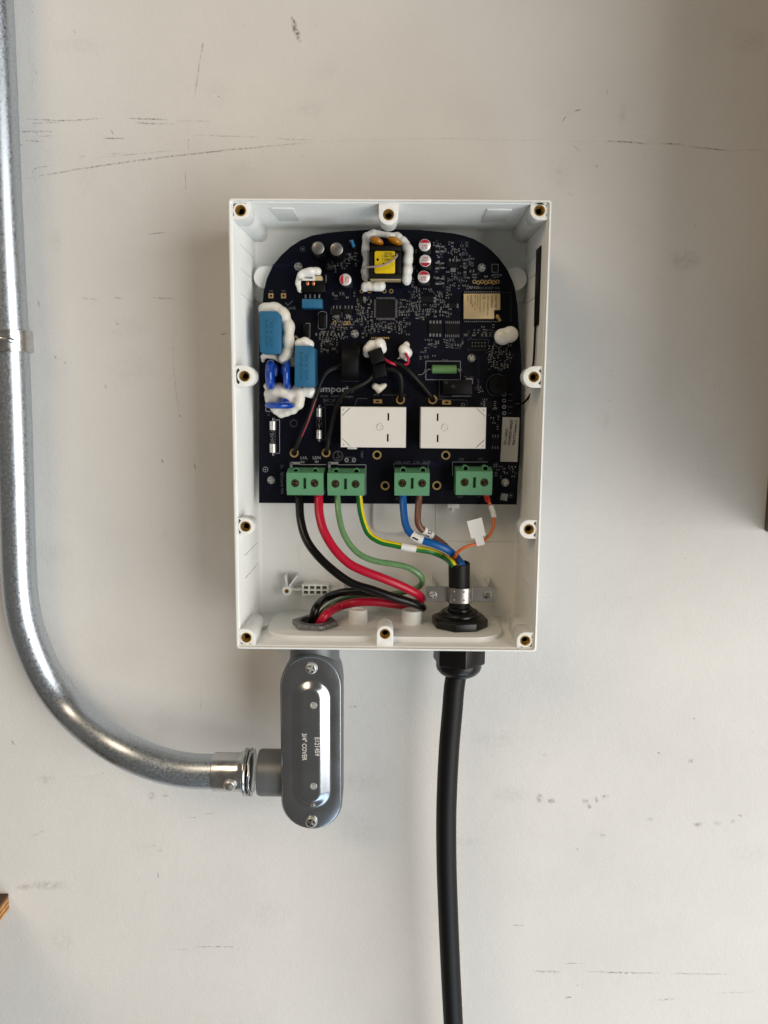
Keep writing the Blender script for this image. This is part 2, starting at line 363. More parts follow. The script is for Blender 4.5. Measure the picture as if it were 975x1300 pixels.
for _ in range(40): SM.append((wr.uniform(50, 970), wr.uniform(10, 1290), wr.uniform(8, 45), wr.uniform(6, 30), wr.uniform(.05, .16)))
sg, sf, mg, mf = [], [], [], []
for pts, wd, st in SC:
    P = spline([V(x, y, .12) for x, y in pts], 10) if len(pts) > 1 else []
    k = .56*wd/2; vs_ = []
    for i, p in enumerate(P):
        t = (P[min(i+1, len(P)-1)]-P[max(i-1, 0)]).normalized(); nn = OUT.cross(t)
        e = math.sin(math.pi*min(1, max(0, (i+.6)/(len(P)+.2))))**.5; jit = noise.noise(p*.3)*.35
        for s_ in (-1, 0, 1): vs_.append(p+nn*(s_*k*(.55+.45*e)+jit)); sf.append(st*e*.95 if s_ == 0 else st*e*.25)
    fs_ = []
    for i in range(len(P)-1):
        for j in (0, 1): fs_.append([i*3+j, i*3+j+1, i*3+j+4, i*3+j+3])
    sg.append((vs_, fs_))
for x, y, a, b_, st in SM:
    c = V(x, y, .10); vs_ = [c]; mf.append(st)
    for q, fv in ((.5, .7), (1, 0)):
        for i in range(16):
            t = i/16*2*math.pi; vs_.append(c+Vector((math.cos(t)*a*.55*q, 0, math.sin(t)*b_*.55*q))); mf.append(st*fv)
    fs_ = [[0, 1+i, 1+(i+1) % 16] for i in range(16)]+[[1+i, 17+i, 17+(i+1) % 16, 1+(i+1) % 16] for i in range(16)]
    mg.append((vs_, fs_))
obj('scuff_marks', sg, 'scuff', wall, kind='stuff', fade=sf)
obj('smudges', mg, 'smudge', wall, kind='stuff', fade=mf)

# dark cabinet whose side just enters the right edge of the picture and shades the wall
cx0 = at(971, 640, 0)[0]; cz0 = at(971, 674, 0)[1]
cab = thing('wall_cabinet', 'dark cabinet on the wall, only its side edge in view at the right border', 'cabinet', (cx0+200, -60, cz0))
obj('cabinet_body', box(cx0, cx0+420, cz0, cz0+640, .5, 200), 'cabinet', cab, bevel=1.5)
obj('cabinet_door', box(cx0+2, cx0+418, cz0+2, cz0+638, 201, 219), 'cabinet', cab, bevel=1.5)

# plywood board at the lower left border
bx, bz = at(11, 1134, 0); ply = thing('plywood_board', 'plywood board corner with layered edge at the lower left border', 'board', (bx-150, -50, bz-12))
lay = 7; th = 12.6/lay
for i in range(lay):
    obj('veneer_layer', box(bx-300, bx-(.12 if i % 2 else 0), bz-12.6+i*th, bz-12.6+(i+1)*th-.05, .5, 120), 'ply_top' if i == lay-1 else ('ply_b' if i % 2 else 'ply_a'), ply)

# ================================================================ ENCLOSURE
RIM = 81.0; BACK = 7.0
X0, Z1 = at(289.5, 251.9, RIM); X1, Z0 = at(681.0, 827.0, RIM)
X1 = (X1+at(701.4, 252.4, RIM)[0])/2; X0 = (X0+at(299.2, 825, RIM)[0])/2; Z0 = (Z0+at(299.2, 825, RIM)[1])/2; Z1 = (Z1+at(701.4, 252.4, RIM)[1])/2
enc = thing('enclosure', 'open white plastic wall box with brass screw inserts around its rim', 'enclosure', ((X0+X1)/2, -40, Z0))
def ring_shell(loops, n=5):
    vs_, fs_ = [], []; cnt = None
    for off, d, r in loops:
        l = rrect(X0+off, X1-off, Z0+off, Z1-off, r, n); cnt = len(l); vs_ += [Vector((x, -d, z)) for x, z in l]
    for j in range(len(loops)-1):
        for i in range(cnt): fs_.append([j*cnt+i, j*cnt+(i+1) % cnt, (j+1)*cnt+(i+1) % cnt, (j+1)*cnt+i])
    fs_.append(list(range(cnt))); fs_.append([(len(loops)-1)*cnt+i for i in range(cnt)])
    return (vs_, fs_)
WT = 2.3
shell = obj('shell', ring_shell([(1.2, 1.0, 3), (.9, 2, 3.2), (.1, 76, 2.6), (.1, 79.6, 2.6), (0, 80.4, 2.4), (.5, 81, 2.0), (1.2, 81, 1.6), (1.4, 80.6, 1.6), (1.45, 79.0, 1.6), (WT-.25, 78.9, 1.2), (WT, 78.6, 1.2), (WT+.5, BACK+2.5, 3.5), (WT+1.0, BACK+.8, 3.2), (WT+2.6, BACK, 2.5)]), 'plastic', enc, smooth=50)
IX0, IX1, IZ0, IZ1 = X0+WT, X1-WT, Z0+WT, Z1-WT

TOPD = 79.2
def boss(px, py, kind, ext):
    cx, cz = at(px, py, TOPD); r1 = 4.3; e = ext*mmpx(TOPD)
    if kind == 'corner':
        sx = -1 if px < 490 else 1; sz = 1 if py < 500 else -1
        ex, ez = (X0+1.47 if sx < 0 else X1-1.47), (Z1-1.47 if sz > 0 else Z0+1.47)
        pts = [(ex, ez), (ex, cz-sz*e)]
        arc = []
        for i in range(9):
            a = R(i*90/8); arc.append((cx-sx*e*math.sin(a)*1.0, cz-sz*e*math.cos(a)*1.0))
        pts += arc+[(cx-sx*e, ez)]
        def slot(a0, a1):
            o_, i_ = r1+2.2, r1+.15
            o_l = [(cx+o_*math.cos(R(a0+(a1-a0)*i/8)), cz+o_*math.sin(R(a0+(a1-a0)*i/8))) for i in range(9)]
            i_l = [(cx+i_*math.cos(R(a1-(a1-a0)*i/8)), cz+i_*math.sin(R(a1-(a1-a0)*i/8))) for i in range(9)]
            lim = [(max(X0+2.5, min(X1-2.5, x)), max(Z0+2.5, min(Z1-2.5, z))) for x, z in o_l]
            return lim+i_l
        base = {(-1, 1): 135, (1, 1): 45, (-1, -1): 225, (1, -1): 315}[(sx, sz)]
        holes = [slot(base-78, base+78)]
    else:
        e2 = e
        if kind in 'LR':
            s = -1 if kind == 'L' else 1; ex = X0+1.47 if s < 0 else X1-1.47
            pts = [(ex, cz-e2), (cx, cz-e2)]+[(cx-s*e2*math.sin(R(a)), cz-e2*math.cos(R(a))) for a in range(15, 180, 15)]+[(cx, cz+e2), (ex, cz+e2)]
            base = 180 if s < 0 else 0
        else:
            s = 1 if kind == 'T' else -1; ez = Z1-1.47 if s > 0 else Z0+1.47
            pts = [(cx-e2, ez), (cx-e2, cz)]+[(cx-e2*math.cos(R(a)), cz-s*e2*math.sin(R(a))) for a in range(15, 180, 15)]+[(cx+e2, cz), (cx+e2, ez)]
            base = 90 if s > 0 else 270
        if kind in 'LR':
            o_, i_ = r1+2.0, r1+.15; a0, a1 = base-52, base+52
            holes = [[(max(X0+2.5, min(X1-2.5, cx+o_*math.cos(R(a0+(a1-a0)*i/8)))), cz+o_*math.sin(R(a0+(a1-a0)*i/8))) for i in range(9)]+[(cx+i_*math.cos(R(a1-(a1-a0)*i/8)), cz+i_*math.sin(R(a1-(a1-a0)*i/8))) for i in range(9)]]
        else: holes = []
    bore = circ(cx, cz, 3.25, 24)
    dl = {'corner': 60, 'T': 64, 'B': 66, 'L': 68, 'R': 68}[kind]; de = BACK-1 if kind == 'corner' and py < 500 else (42 if kind == 'corner' else {'T': 58, 'B': 60, 'L': 64, 'R': 64}[kind])
    geo = [prism(pts, [bore]+holes, dl, TOPD)]
    if kind == 'corner': low = [(ex, ez), (ex, cz-sz*e*.92)]+[(cx+(x-cx)*.93, cz+(z-cz)*.93) for x, z in arc]+[(cx-sx*e*.93, ez)]
    else: low = [(x if abs(x-cx) > e*1.01 and kind in 'LR' else cx+(x-cx)*.93, z if abs(z-cz) > e*1.01 and kind in 'TB' else cz+(z-cz)*.93) for x, z in pts]
    geo.append(prism(low, [], de, dl))
    bbx = None
    b_ = obj('screw_boss', geo, 'plastic', enc, bevel=.28, seg=2)
    obj('threaded_insert', [lathe((cx, -TOPD, cz), OUT, [(1.9, -10), (1.9, -1.4), (2.55, -.2), (2.7, .25), (3.15, .25), (3.25, 0), (3.25, -10)], 24, closed=True), lathe((cx, -TOPD, cz), OUT, [(2.2, -5), (2.2, -4.6)], 16, 1)]+
        [lathe((cx, -TOPD, cz), OUT, [(1.95, -1.6-.8*i), (1.75, -2.0-.8*i), (1.95, -2.4-.8*i)], 20, closed=True) for i in range(3)], ['brass', 'hole_shade'], b_)  # dark disc down the bore, shade put into the colour
for a in ((305.5, 267.3, 'corner', 10.5), (685, 267.3, 'corner', 11), (312.8, 809.5, 'corner', 11.5), (666.8, 813.3, 'corner', 11),
          (493.3, 272.5, 'T', 12), (488.8, 804.8, 'B', 10.8), (310.5, 477.6, 'L', 13.2), (677.8, 478.6, 'R', 13.2), (311.8, 668.5, 'L', 11), (671.5, 672, 'R', 12)): boss(*a)

# moulded features on the inside
zf = IZ0+.25                                            # floor of the box
PL = 3.2; pl0 = at(343, 800, 40)[0]; pl1 = at(634, 800, 40)[0]; zp = zf+PL
hx, hd = on_z(399.5, 790.5, zp+2.6)                       # conduit entry
gx, gfd = on_z(584, 803.5, zp); GR = 36.5*mmpx(35); gd = gfd-GR*.97; gx = at(583.5, 790, gd)[0]
hd = 46.0; hx = at(399.5, 789, hd)[0]
print('conduit entry d', hd, 'gland d', gd, 'plateau', pl0, pl1)
gd = max(gd, 26)
obj('floor_ledge', prism(rrect(pl0, pl1, BACK-1, 70, 20, 8), [circ(hx, hd, 10.6, 28)], zf-1, zp, 'xd'), 'plastic', enc, bevel=.7, seg=3)
for px, py, rr in ((454.5, 793, 12.3), (522.5, 794, 13)):
    qx, qd = on_z(px, py, zp); qd -= rr*mmpx(40); qd = max(qd, 16)
    obj('floor_peg', lathe((at(px, 785, qd)[0], -qd, zp), UP, [(rr*mmpx(qd)*1.03, -.5), (rr*mmpx(qd), 8.6), (rr*mmpx(qd)-.5, 9.1), (rr*mmpx(qd)-1.8, 9.2), (rr*mmpx(qd)-2.2, 8.2)], 28), 'plastic', enc)
qx, qd = on_z(334, 794, zf); obj('floor_peg', lathe((at(334, 790, 40)[0], -40, zf), UP, [(5.6, -.5), (5.4, 2.4), (4.9, 2.8)], 28), 'plastic', enc)
def ridge(pts, wd, d0, d1, name='moulded_rib'):
    P = [at(x, y, d1) for x, y in pts]; geo = []
    for (ax, az), (bx_, bz_) in zip(P, P[1:]):
        t = Vector((bx_-ax, bz_-az)).normalized(); n_ = Vector((-t.y, t.x))*wd/2
        geo.append(prism([(ax-n_.x, az-n_.y), (bx_-n_.x, bz_-n_.y), (bx_+n_.x, bz_+n_.y), (ax+n_.x, az+n_.y)], [], d0, d1))
    return obj(name, geo, 'plastic', enc, bevel=.15, seg=1)
# small mounting post with ribs and lattice on the lower left
cx, cz = at(364, 750.5, 20); obj('mounting_post', [prism(circ(cx, cz, 3.3, 24), [circ(cx, cz, 1.5, 16)], BACK-1, 20)], 'plastic', enc, bevel=.3)
obj('threaded_insert', [lathe((cx, -20, cz), OUT, [(1.0, -9), (1.0, .05), (1.55, .05), (1.55, -9)], 16, closed=True), lathe((cx, -12, cz), OUT, [(1.2, -1), (1.2, 0)], 12)], 'brass', enc)
for pts in ([(362, 731), (364.5, 746)], [(377, 731), (366.5, 746)]): ridge(pts, 1.1, BACK-1, 17)
ridge([(370, 749), (384, 749)], .8, BACK-1, 16)
gx0, gx1, gz0, gz1 = pxrect(383.5, 417, 742.5, 756, 18)
gh = []
for i in range(4):
    for j in range(2):
        u0 = gx0+(gx1-gx0)*(.06+.235*i); v0 = gz0+(gz1-gz0)*(.12+.45*j); gh.append([(u0, v0), (u0+(gx1-gx0)*.165, v0), (u0+(gx1-gx0)*.165, v0+(gz1-gz0)*.31), (u0, v0+(gz1-gz0)*.31)])
obj('lattice_rib', prism([(gx0, gz0), (gx1, gz0+.5), (gx1, gz1-.3), ((gx0+gx1)/2, gz1+.5), (gx0, gz1)], gh, BACK-1, 18), 'plastic', enc, bevel=.12, seg=1)
ridge([(417, 749), (445, 749)], .8, BACK-1, 15); ridge([(436, 741), (436, 752)], .8, BACK-1, 15)
ridge([(548.5, 733), (548.8, 748)], .9, BACK-1, 20); ridge([(606, 733), (614, 748)], .9, BACK-1, 20); ridge([(621.5, 734), (617.5, 748)], .9, BACK-1, 20)
for px in (549.3, 618.6):
    cx, cz = at(px, 755.2, gd+3); obj('mounting_post', lathe((cx, -BACK, cz), OUT, [(3.4, -1), (2.6, gd-5)], 24), 'plastic', enc, bevel=.2)
# raised panel lines on the back
ridge([(554, 636), (554, 687)], .7, BACK-.5, BACK+.7); ridge([(554, 687), (664, 687)], .7, BACK-.5, BACK+.7);
ridge([(490, 676), (490, 690)], .6, BACK-.5, BACK+.6); ridge([(490, 690), (554, 690)], .6, BACK-.5, BACK+.6)
cx, cz = at(402, 701, BACK); obj('moulded_ring', prism(circ(cx, cz, 13.2, 40), [circ(cx, cz, 12.7, 40)], BACK-.5, BACK+.35), 'plastic', enc)
a = pxrect(473, 517, 600, 677, BACK+5); obj('moulded_pad', prism(rrect(a[0], a[1], a[2], a[3], 6), [], BACK-1, BACK+5), 'plastic', enc, bevel=1.2, seg=3)
a = pxrect(568, 583, 636, 645, 24); obj('support_tab', [box(a[0], a[1], a[2], a[3], BACK-1, 24), box((a[0]+a[1])/2-.8, (a[0]+a[1])/2+.8, a[2]-3, a[2], BACK-1, 22)], 'plastic', enc, bevel=.2)
for px, py, r_ in ((336, 352, 7.4), (655, 354, 7.4), (341, 600, 6), (648, 590, 6)):
    cx, cz = at(px, py, 22); obj('support_disc', lathe((cx, -BACK, cz), OUT, [(r_+.4, -1), (r_, 14), (r_-.5, 15)], 30), 'plastic', enc)
a = pxrect(640, 668, 338, 384, 12); obj('moulded_pad', prism(rrect(a[0], a[1], a[2], a[3], 5), [], BACK-1, 10.5), 'plastic', enc, bevel=.6)
a = pxrect(322, 350, 336, 384, 12); obj('moulded_pad', prism(rrect(a[0], a[1], a[2], a[3], 5), [], BACK-1, 10.5), 'plastic', enc, bevel=.6)
# ribs running back along the side walls
for py in (309, 340, 373): 
    z = at(303, py, 62)[1]; obj('wall_rib', box(IX0-.5, IX0+.75, z-.35, z+.35, 12, 60), 'plastic', enc, bevel=.15, seg=1)
for py in (706, 735):
    z = at(309, py, 60)[1]; obj('wall_rib', box(IX0-.5, IX0+.75, z-.35, z+.35, 12, 60), 'plastic', enc, bevel=.15, seg=1)
for py in (322, 346, 376):
    z = at(683, py, 52)[1]; obj('wall_rib', box(IX1-.75, IX1+.5, z-.35, z+.35, 10, 52), 'plastic', enc, bevel=.15, seg=1)
for py in (712, 740):
    z = at(672, py, 58)[1]; obj('wall_rib', box(IX1-.75, IX1+.5, z-.35, z+.35, 16, 58), 'plastic', enc, bevel=.15, seg=1)
obj('wall_rib', box(IX1-.7, IX1+.5, at(680, 400, 30)[1], at(680, 320, 30)[1], 10.2, 11), 'plastic', enc)
for xa, xb in ((352, 379), (612, 642)):
    x0, x1 = at(xa, 275, 40)[0], at(xb, 275, 40)[0]; obj('wall_pad', box(x0, x1, IZ1-1.0, IZ1+.5, 34, 68), 'plastic', enc, bevel=.4)

# ================================================================ CIRCUIT BOARD
DP = 27.6
outl = [(328.8, 638.6), (328.6, 560), (329, 500), (329.2, 440), (331.5, 410), (333, 395), (334.3, 372), (338.5, 354), (346.5, 336.6), (357, 324), (369, 313), (381.5, 305), (396, 299), (413.5, 295.8), (440, 293), (470, 291.4), (508, 291), (535, 292), (553, 293.6), (575, 296), (589, 299), (601, 303), (609.6, 307.7), (618, 313), (625, 319), (633, 327), (639, 335), (644.5, 343), (648, 350.6), (651.5, 358.5), (653.6, 366), (657, 386.7), (659, 420.5), (661.8, 450), (662, 500), (661, 560), (656, 640.6)]
board = thing('circuit_board', 'black circuit board full of components inside the open white box', 'circuit board', V(494, 640, DP))
obj('board_base', prism(pxpoly(outl, DP), [], DP-1.6, DP), 'pcb', board, bevel=.15, seg=1)
def B(px, py, h=0): return V(px, py, DP+h)
silk, dim, pads, traces = [], [], [], []
SH = .07
def sline(pts, w_=.8, tgt=None, h=SH):
    P = [at(x, y, DP) for x, y in pts]
    for (ax, az), (bx_, bz_) in zip(P, P[1:]):
        t = Vector((bx_-ax, bz_-az))
        if t.length < 1e-5: continue
        t.normalize(); n_ = Vector((-t.y, t.x))*w_*.5*.52; t = t*w_*.25*.52
        (silk if tgt is None else tgt).append(quad([(ax-n_.x-t.x, -DP-h, az-n_.y-t.y), (bx_-n_.x+t.x, -DP-h, bz_-n_.y+t.y), (bx_+n_.x+t.x, -DP-h, bz_+n_.y+t.y), (ax+n_.x-t.x, -DP-h, az+n_.y-t.y)]))
def srect(x0, x1, y0, y1, w_=.7, tgt=None): sline([(x0, y0), (x1, y0), (x1, y1), (x0, y1), (x0, y0)], w_, tgt)
def sring(px, py, r0, r1, tgt=None, h=SH, n=20):
    cx, cz = at(px, py, DP); k = .525; l = []
    for i in range(n):
        a = 2*math.pi*i/n; b_ = 2*math.pi*(i+1)/n
        l.append(quad([(cx+math.cos(a)*r0*k, -DP-h, cz+math.sin(a)*r0*k), (cx+math.cos(a)*r1*k, -DP-h, cz+math.sin(a)*r1*k), (cx+math.cos(b_)*r1*k, -DP-h, cz+math.sin(b_)*r1*k), (cx+math.cos(b_)*r0*k, -DP-h, cz+math.sin(b_)*r0*k)]))
    (silk if tgt is None else tgt).extend(l)
def stext(s, px, py, hpx, rot=0, tgt=None, wpx=None):
    c = B(px, py, SH); xd = Vector((math.cos(R(rot)), 0, math.sin(R(rot)))); yd = Vector((-math.sin(R(rot)), 0, math.cos(R(rot))))
    (silk if tgt is None else tgt).append(textw(s, c, wpx*.52, hpx*.52, xd, yd) if wpx else text(s, c, hpx*.52, xd, yd))
# silkscreen writing and outlines
stext('emporia', 425.5, 493.5, 8.0, 0, None, 45)
stext('EVSE  240V  Charger', 428, 503, 2.6, 0, dim, 42); stext('EMC1F', 418, 508.5, 4.4, 0, dim, 15); stext('4', 433, 508.5, 4.4, 0, dim); stext('10203040', 418, 513.5, 2, 0, dim, 12)
stext('L1/L', 386, 581, 3.6, 0, None, 9); stext('IN', 384, 586.5, 3.2, 0, None, 4.5); stext('L2/N', 402, 581, 3.6, 0, None, 10); stext('IN', 402, 586, 3.2, 0, None, 4.5)
stext('L2/N  OUT', 511, 587.2, 3.4, 0, dim, 19); stext('L1/L  OUT', 536, 587.2, 3.4, 0, dim, 21); stext('12V', 586, 583, 3.6, 0, dim, 7); stext('CP', 610, 583, 3.6, 0, dim, 6)
stext('12V', 584.5, 630.5, 3.2, 0, dim, 7); stext('CP', 608, 630.5, 3, 0, dim, 5); stext('C', 504, 633, 3, 0, dim)
stext('Use 6AWG(B)', 357.8, 613, 3.6, 90, dim, 28); stext('°C', 358, 592.5, 3.4, 90, dim, 5)
stext('RoHS', 368.5, 391, 3.6, 0, dim, 14); sline([(362.5, 384.5), (365.5, 387.5), (371.5, 382)], 1.1, dim)
stext('TP8', 344, 369.5, 2, 0, dim, 5); stext('TP2', 360, 369.5, 2, 0, dim, 5)
stext('RLY2', 478, 501, 2.2, 0, dim); stext('U10', 602, 349, 2.4, 0); stext('RESET', 631, 349.5, 2.2, 0, None, 13); stext('JTAG  0123', 600, 365, 3, 0, None, 16); stext('ABCDEF 04', 619, 365.5, 2.6, 0, dim, 30)
stext('R62', 565.5, 456.8, 2, 0, dim, 7); stext('RL  K1', 595, 478.4, 2, 0, dim, 12); stext('SN5-02', 607, 488, 2.2, 90, dim, 13); stext('F1', 341, 526.5, 2.6, 90, dim); stext('GND.L', 459.5, 577, 3, 90, dim, 9)
srect(540.6, 584.5, 458.5, 482, .7); srect(557.8, 599, 482.6, 503.6, .6, dim); sline([(574, 503), (597, 503)], 1.4); sline([(592, 481), (599.5, 481), (599.5, 487)], 1.6)
sline([(540, 505.5), (573, 507.5), (593, 508), (593, 516)], .7, dim); srect(586, 589.5, 512, 515.5, .8); sline([(450.5, 515), (453.8, 506), (466, 506)], .7, dim)
sline([(485, 501.5), (516, 501.5)], .6, dim); sline([(531, 475.5), (536, 475.5), (541, 470.5), (545, 469.5)], .6); sline([(434, 484), (455, 484)], .5, dim)
for x0 in (368.3, 416.8): sline([(x0+1.4, 597), (x0+1.4, 588), (x0+12, 588)], 3.2)
sline([(380, 589.8), (414, 589.8)], .9); sline([(429, 590), (464.5, 590), (464.5, 628)], .8); sline([(500, 596), (500, 589), (543.5, 589), (543.5, 593)], .7, dim); sline([(574.5, 604), (574.5, 586.5), (619, 586.5)], .8)
srect(348.5, 355, 533, 575.5, .7); srect(402, 413, 517, 558.5, .6, dim); sline([(337.5, 502), (337.5, 522), (346, 522.5)], 1)
sring(373, 537.5, 4, 4.6, dim); sring(337, 596, 2.8, 3.5); sring(337, 596, 0, 1); sring(384.2, 316.3, 2.6, 3.3, dim); sring(384.2, 316.3, 0, .9)
sring(429, 579, 5.8, 6.6, dim, n=28); sline([(429, 573.5), (429, 579), (424.5, 579), (433.5, 579)], .7, dim); sline([(426, 581), (432, 581)], .7, dim); sline([(427.5, 583), (430.5, 583)], .7, dim)
for px in (440, 449.4): sring(px, 584, 1.4, 2.6, None)
sline([(438, 580.5), (451, 580.5)], .6, dim); sline([(438, 587), (451, 587)], .6, dim)
srect(594, 620, 431, 444.5, .5, dim); srect(613.5, 626, 419, 427, .6, dim); srect(626, 648.5, 371.5, 408, .5, dim); srect(624.5, 632.5, 335.5, 345.6, .6)
for i in range(7): sring(602.2+4.9*i, 357.6+(1.0 if i % 2 else 0), 1.4, 2.5, pads); 
sline([(536, 425), (556, 405)], .3, traces); stext('03', 540, 447, 2, 0, dim)
# rounded outlines beside the small blue capacitor
for pts in ([(404, 398), (404, 415.5)], [(414.8, 398), (414.8, 415.5)]): sline(pts, .6)
for x0, a0 in ((409.4, 0),):
    for i in range(8):
        t0, t1 = math.pi*i/8, math.pi*(i+1)/8
        sline([(x0-5.4*math.cos(t0), 398-2.5*math.sin(t0)), (x0-5.4*math.cos(t1), 398-2.5*math.sin(t1))], .6); sline([(x0-5.4*math.cos(t0), 415.5+2.5*math.sin(t0)), (x0-5.4*math.cos(t1), 415.5+2.5*math.sin(t1))], .6)
sline([(388, 410.5), (393.5, 410.5), (393.5, 428.5), (384, 428.5)], .6); sline([(383, 371.5), (414, 371.5), (414, 349)], .7)
stext('TPS-04', 386, 419, 2.4, 90, None, 12)
# tiny test pads right of the buzzer
for py in (500.5, 508.5, 516.5, 524.5): sring(640, py, 1.6, 2.4, None); sline([(645, py), (650, py)], .7, dim)
# square print and fiducial lower right (code left blank)
c = B(640, 631, SH); silk.append(quad([c+Vector((a*2.3+b_*.4, 0, b_*2.3-a*.4)) for a, b_ in ((-1, -1), (1, -1), (1, 1), (-1, 1))])); sring(648.5, 629, 2.6, 3.1, dim); sring(648.5, 629, 0, .9)
# ring pads
def ringpad(px, py, r0, r1):
    cx, cz = at(px, py, DP); k = .525
    o = obj('ring_pad', prism(circ(cx, cz, r1*k, 28), [circ(cx, cz, r0*k, 28)], DP, DP+.12), 'gold_pad', board)
    obj('drill_hole', prism(circ(cx, cz, r0*k, 20), [], DP, DP+.05), 'hole_shade', o)  # flat dark disc on the surface, painting the shade of a bore
for a in ((508.5, 507.5), (549.3, 507.3), (478.7, 577.6), (566, 578), (489, 616.6), (554.6, 616.4), (373.5, 575), (414, 574.8)): ringpad(*a, 3.6, 5.7)
for x0, x1, y0, y1 in ((474, 485, 507, 512), (561.5, 572.6, 508.2, 513.6)):
    a = pxrect(x0, x1, y0, y1, DP); q = pxrect(x0+3.2, x1-3.2, y0+1.6, y1-1.6, DP)
    obj('slotted_pad', prism([(a[0], a[2]), (a[1], a[2]), (a[1], a[3]), (a[0], a[3])], [rrect(q[0], q[1], q[2], q[3], .4, 3)], DP, DP+.12), 'gold_pad', board)
for px in (344, 360):
    a = pxrect(px-3.2, px+3.2, 372.3, 378.7, DP); c = at(px, 375.5, DP)
    o = obj('test_pad', prism([(a[0], a[2]), (a[1], a[2]), (a[1], a[3]), (a[0], a[3])], [circ(c[0], c[1], .75, 12)], DP, DP+.1), 'gold_pad', board)
# board screws
for px, py in ((378.8, 338.8), (611.4, 340), (450.3, 424), (598.5, 454.6), (344.5, 609.3), (641.2, 612.5)):
    obj('board_screw', screw_geo(B(px, py), 2.7, 2.3, turn=random.uniform(0, 90)), 'silver', board)
# faint copper tracks under the mask
for i in range(150):
    px = random.choice([random.uniform(425, 600), random.uniform(345, 650)]); py = random.uniform(305, 500) if random.random() < .75 else random.uniform(500, 630)
    if px < 420 and py < 335 or px > 610 and py < 345: continue
    pts = [(px, py)]; a = random.choice([0, 45, 90, 135, 180, 225, 270, 315])
    for j in range(random.randint(1, 3)):
        L = random.uniform(5, 26); pts.append((min(652, max(338, pts[-1][0]+L*math.cos(R(a)))), min(634, max(305, pts[-1][1]+L*math.sin(R(a)))))); a += random.choice([-45, 45])
    k = random.randint(1, 4); 
    for q in range(k): sline([(x+q*1.3, y+q*1.3) for x, y in pts], .55, traces, .03)
# ---------------- surface-mount crumbs: too small to tell apart
chip_b, chip_s, chip_c = [], [], []
def smd(px, py, w_, h_, hz=.7, kind='b', ends='x'):
    (x0, x1, z0, z1) = pxrect(px-w_/2, px+w_/2, py-h_/2, py+h_/2, DP)
    (chip_c if kind == 'c' else chip_b).append(box(x0, x1, z0, z1, DP, DP+hz))
    e = .24
    if ends == 'x': L = (x1-x0)*e; chip_s.append(box(x0-.05, x0+L, z0-.03, z1+.03, DP, DP+hz+.03)); chip_s.append(box(x1-L, x1+.05, z0-.03, z1+.03, DP, DP+hz+.03))
    elif ends == 'z': L = (z1-z0)*e; chip_s.append(box(x0-.03, x1+.03, z0-.05, z0+L, DP, DP+hz+.03)); chip_s.append(box(x0-.03, x1+.03, z1-L, z1+.05, DP, DP+hz+.03))
rnd = random.Random(11)
occ = []
def free(px, py, w_, h_):
    for a in occ:
        if abs(px-a[0]) < (w_+a[2])/2+.4 and abs(py-a[1]) < (h_+a[3])/2+.4: return False
    occ.append((px, py, w_, h_)); return True
BLK = [(489.5, 391, 32, 32), (489, 336, 66, 86), (612, 390, 74, 42), (611, 340, 14, 14), (450, 424, 14, 14), (540, 332, 18, 66), (438, 355, 20, 24), (552, 417, 22, 24), (574.5, 417.5, 24, 24), (517, 393, 1, 1), (482, 430, 30, 14), (577, 382, 12, 10), (543, 379, 16, 12), (570, 334, 14, 18), (617, 357.5, 40, 8), (400, 388, 34, 22), (475, 357, 32, 26), (409.5, 407, 14, 24), (445, 462, 30, 60), (427, 385, 16, 10), (441, 385, 14, 10), (471.5, 429, 1, 1), (390, 420, 14, 24), (648, 558, 26, 64), (575, 543, 90, 58), (474, 543, 90, 58), (631, 489, 30, 30), (581, 491, 44, 26), (640, 512, 12, 34)]
occ += BLK
def fillr(x0, x1, y0, y1, n):
    for _ in range(int(n*1.7)):
        px, py = rnd.uniform(x0, x1), rnd.uniform(y0, y1); t = rnd.random()
        if rnd.random() < .5: w_, h_, e = 3.2+rnd.random()*1.2, 1.7+rnd.random()*.5, 'x'
        else: w_, h_, e = 1.7+rnd.random()*.5, 3.2+rnd.random()*1.2, 'z'
        if t < .12: w_ *= 1.6; h_ *= 1.5
        if free(px, py, w_, h_):
            smd(px, py, w_, h_, .6 if t > .1 else 1.0, 'b' if t < .75 else 'c', e)
            if rnd.random() < .55: stext(rnd.choice(['R', 'C', 'U', 'Q', 'D'])+str(rnd.randint(1, 99)), px+rnd.choice([-4, 4, 0]), py+rnd.choice([-3.6, 3.6]), 1.5, rnd.choice([0, 90]), dim)
            if rnd.random() < .2: srect(px-w_/2-1, px+w_/2+1, py-h_/2-1, py+h_/2+1, .35, dim)
for a in ((421, 475, 372, 432, 150), (503, 546, 365, 405, 80), (545, 600, 308, 370, 120), (543, 588, 368, 408, 90), (475, 520, 405, 425, 40), (455, 475, 372, 420, 40), (540, 592, 425, 440, 26), (620, 648, 434, 470, 50), (405, 442, 412, 446, 60), (425, 460, 318, 350, 30), (521, 534, 310, 365, 24), (600, 640, 346, 353, 8), (600, 632, 408, 428, 14), (600, 612, 484, 500, 10), (606, 640, 500, 545, 24), (625, 655, 590, 606, 14), (530, 560, 428, 455, 6), (630, 646, 540, 600, 6)): fillr(*a)
# rows that read clearly in the picture
for i in range(4): smd(404+10.5*i*.9, 424.5, 6.2, 3.4, .7, 'b', 'x')
for px, py in ((555.3, 316.3), (555.3, 337.4), (555.3, 357)): smd(px, py, 5, 9, 1.1, 'b', 'z'); smd(px+6.3, py, 4.4, 7.5, .9, 'b', 'z')
obj('chip_bodies', chip_b, 'chip', board, kind='stuff'); obj('chip_ceramics', chip_c, 'chip_ceramic', board, kind='stuff'); obj('solder_ends', chip_s, 'tin', board, kind='stuff')
obj('copper_tracks', traces, 'trace', board, kind='stuff', smooth=0)
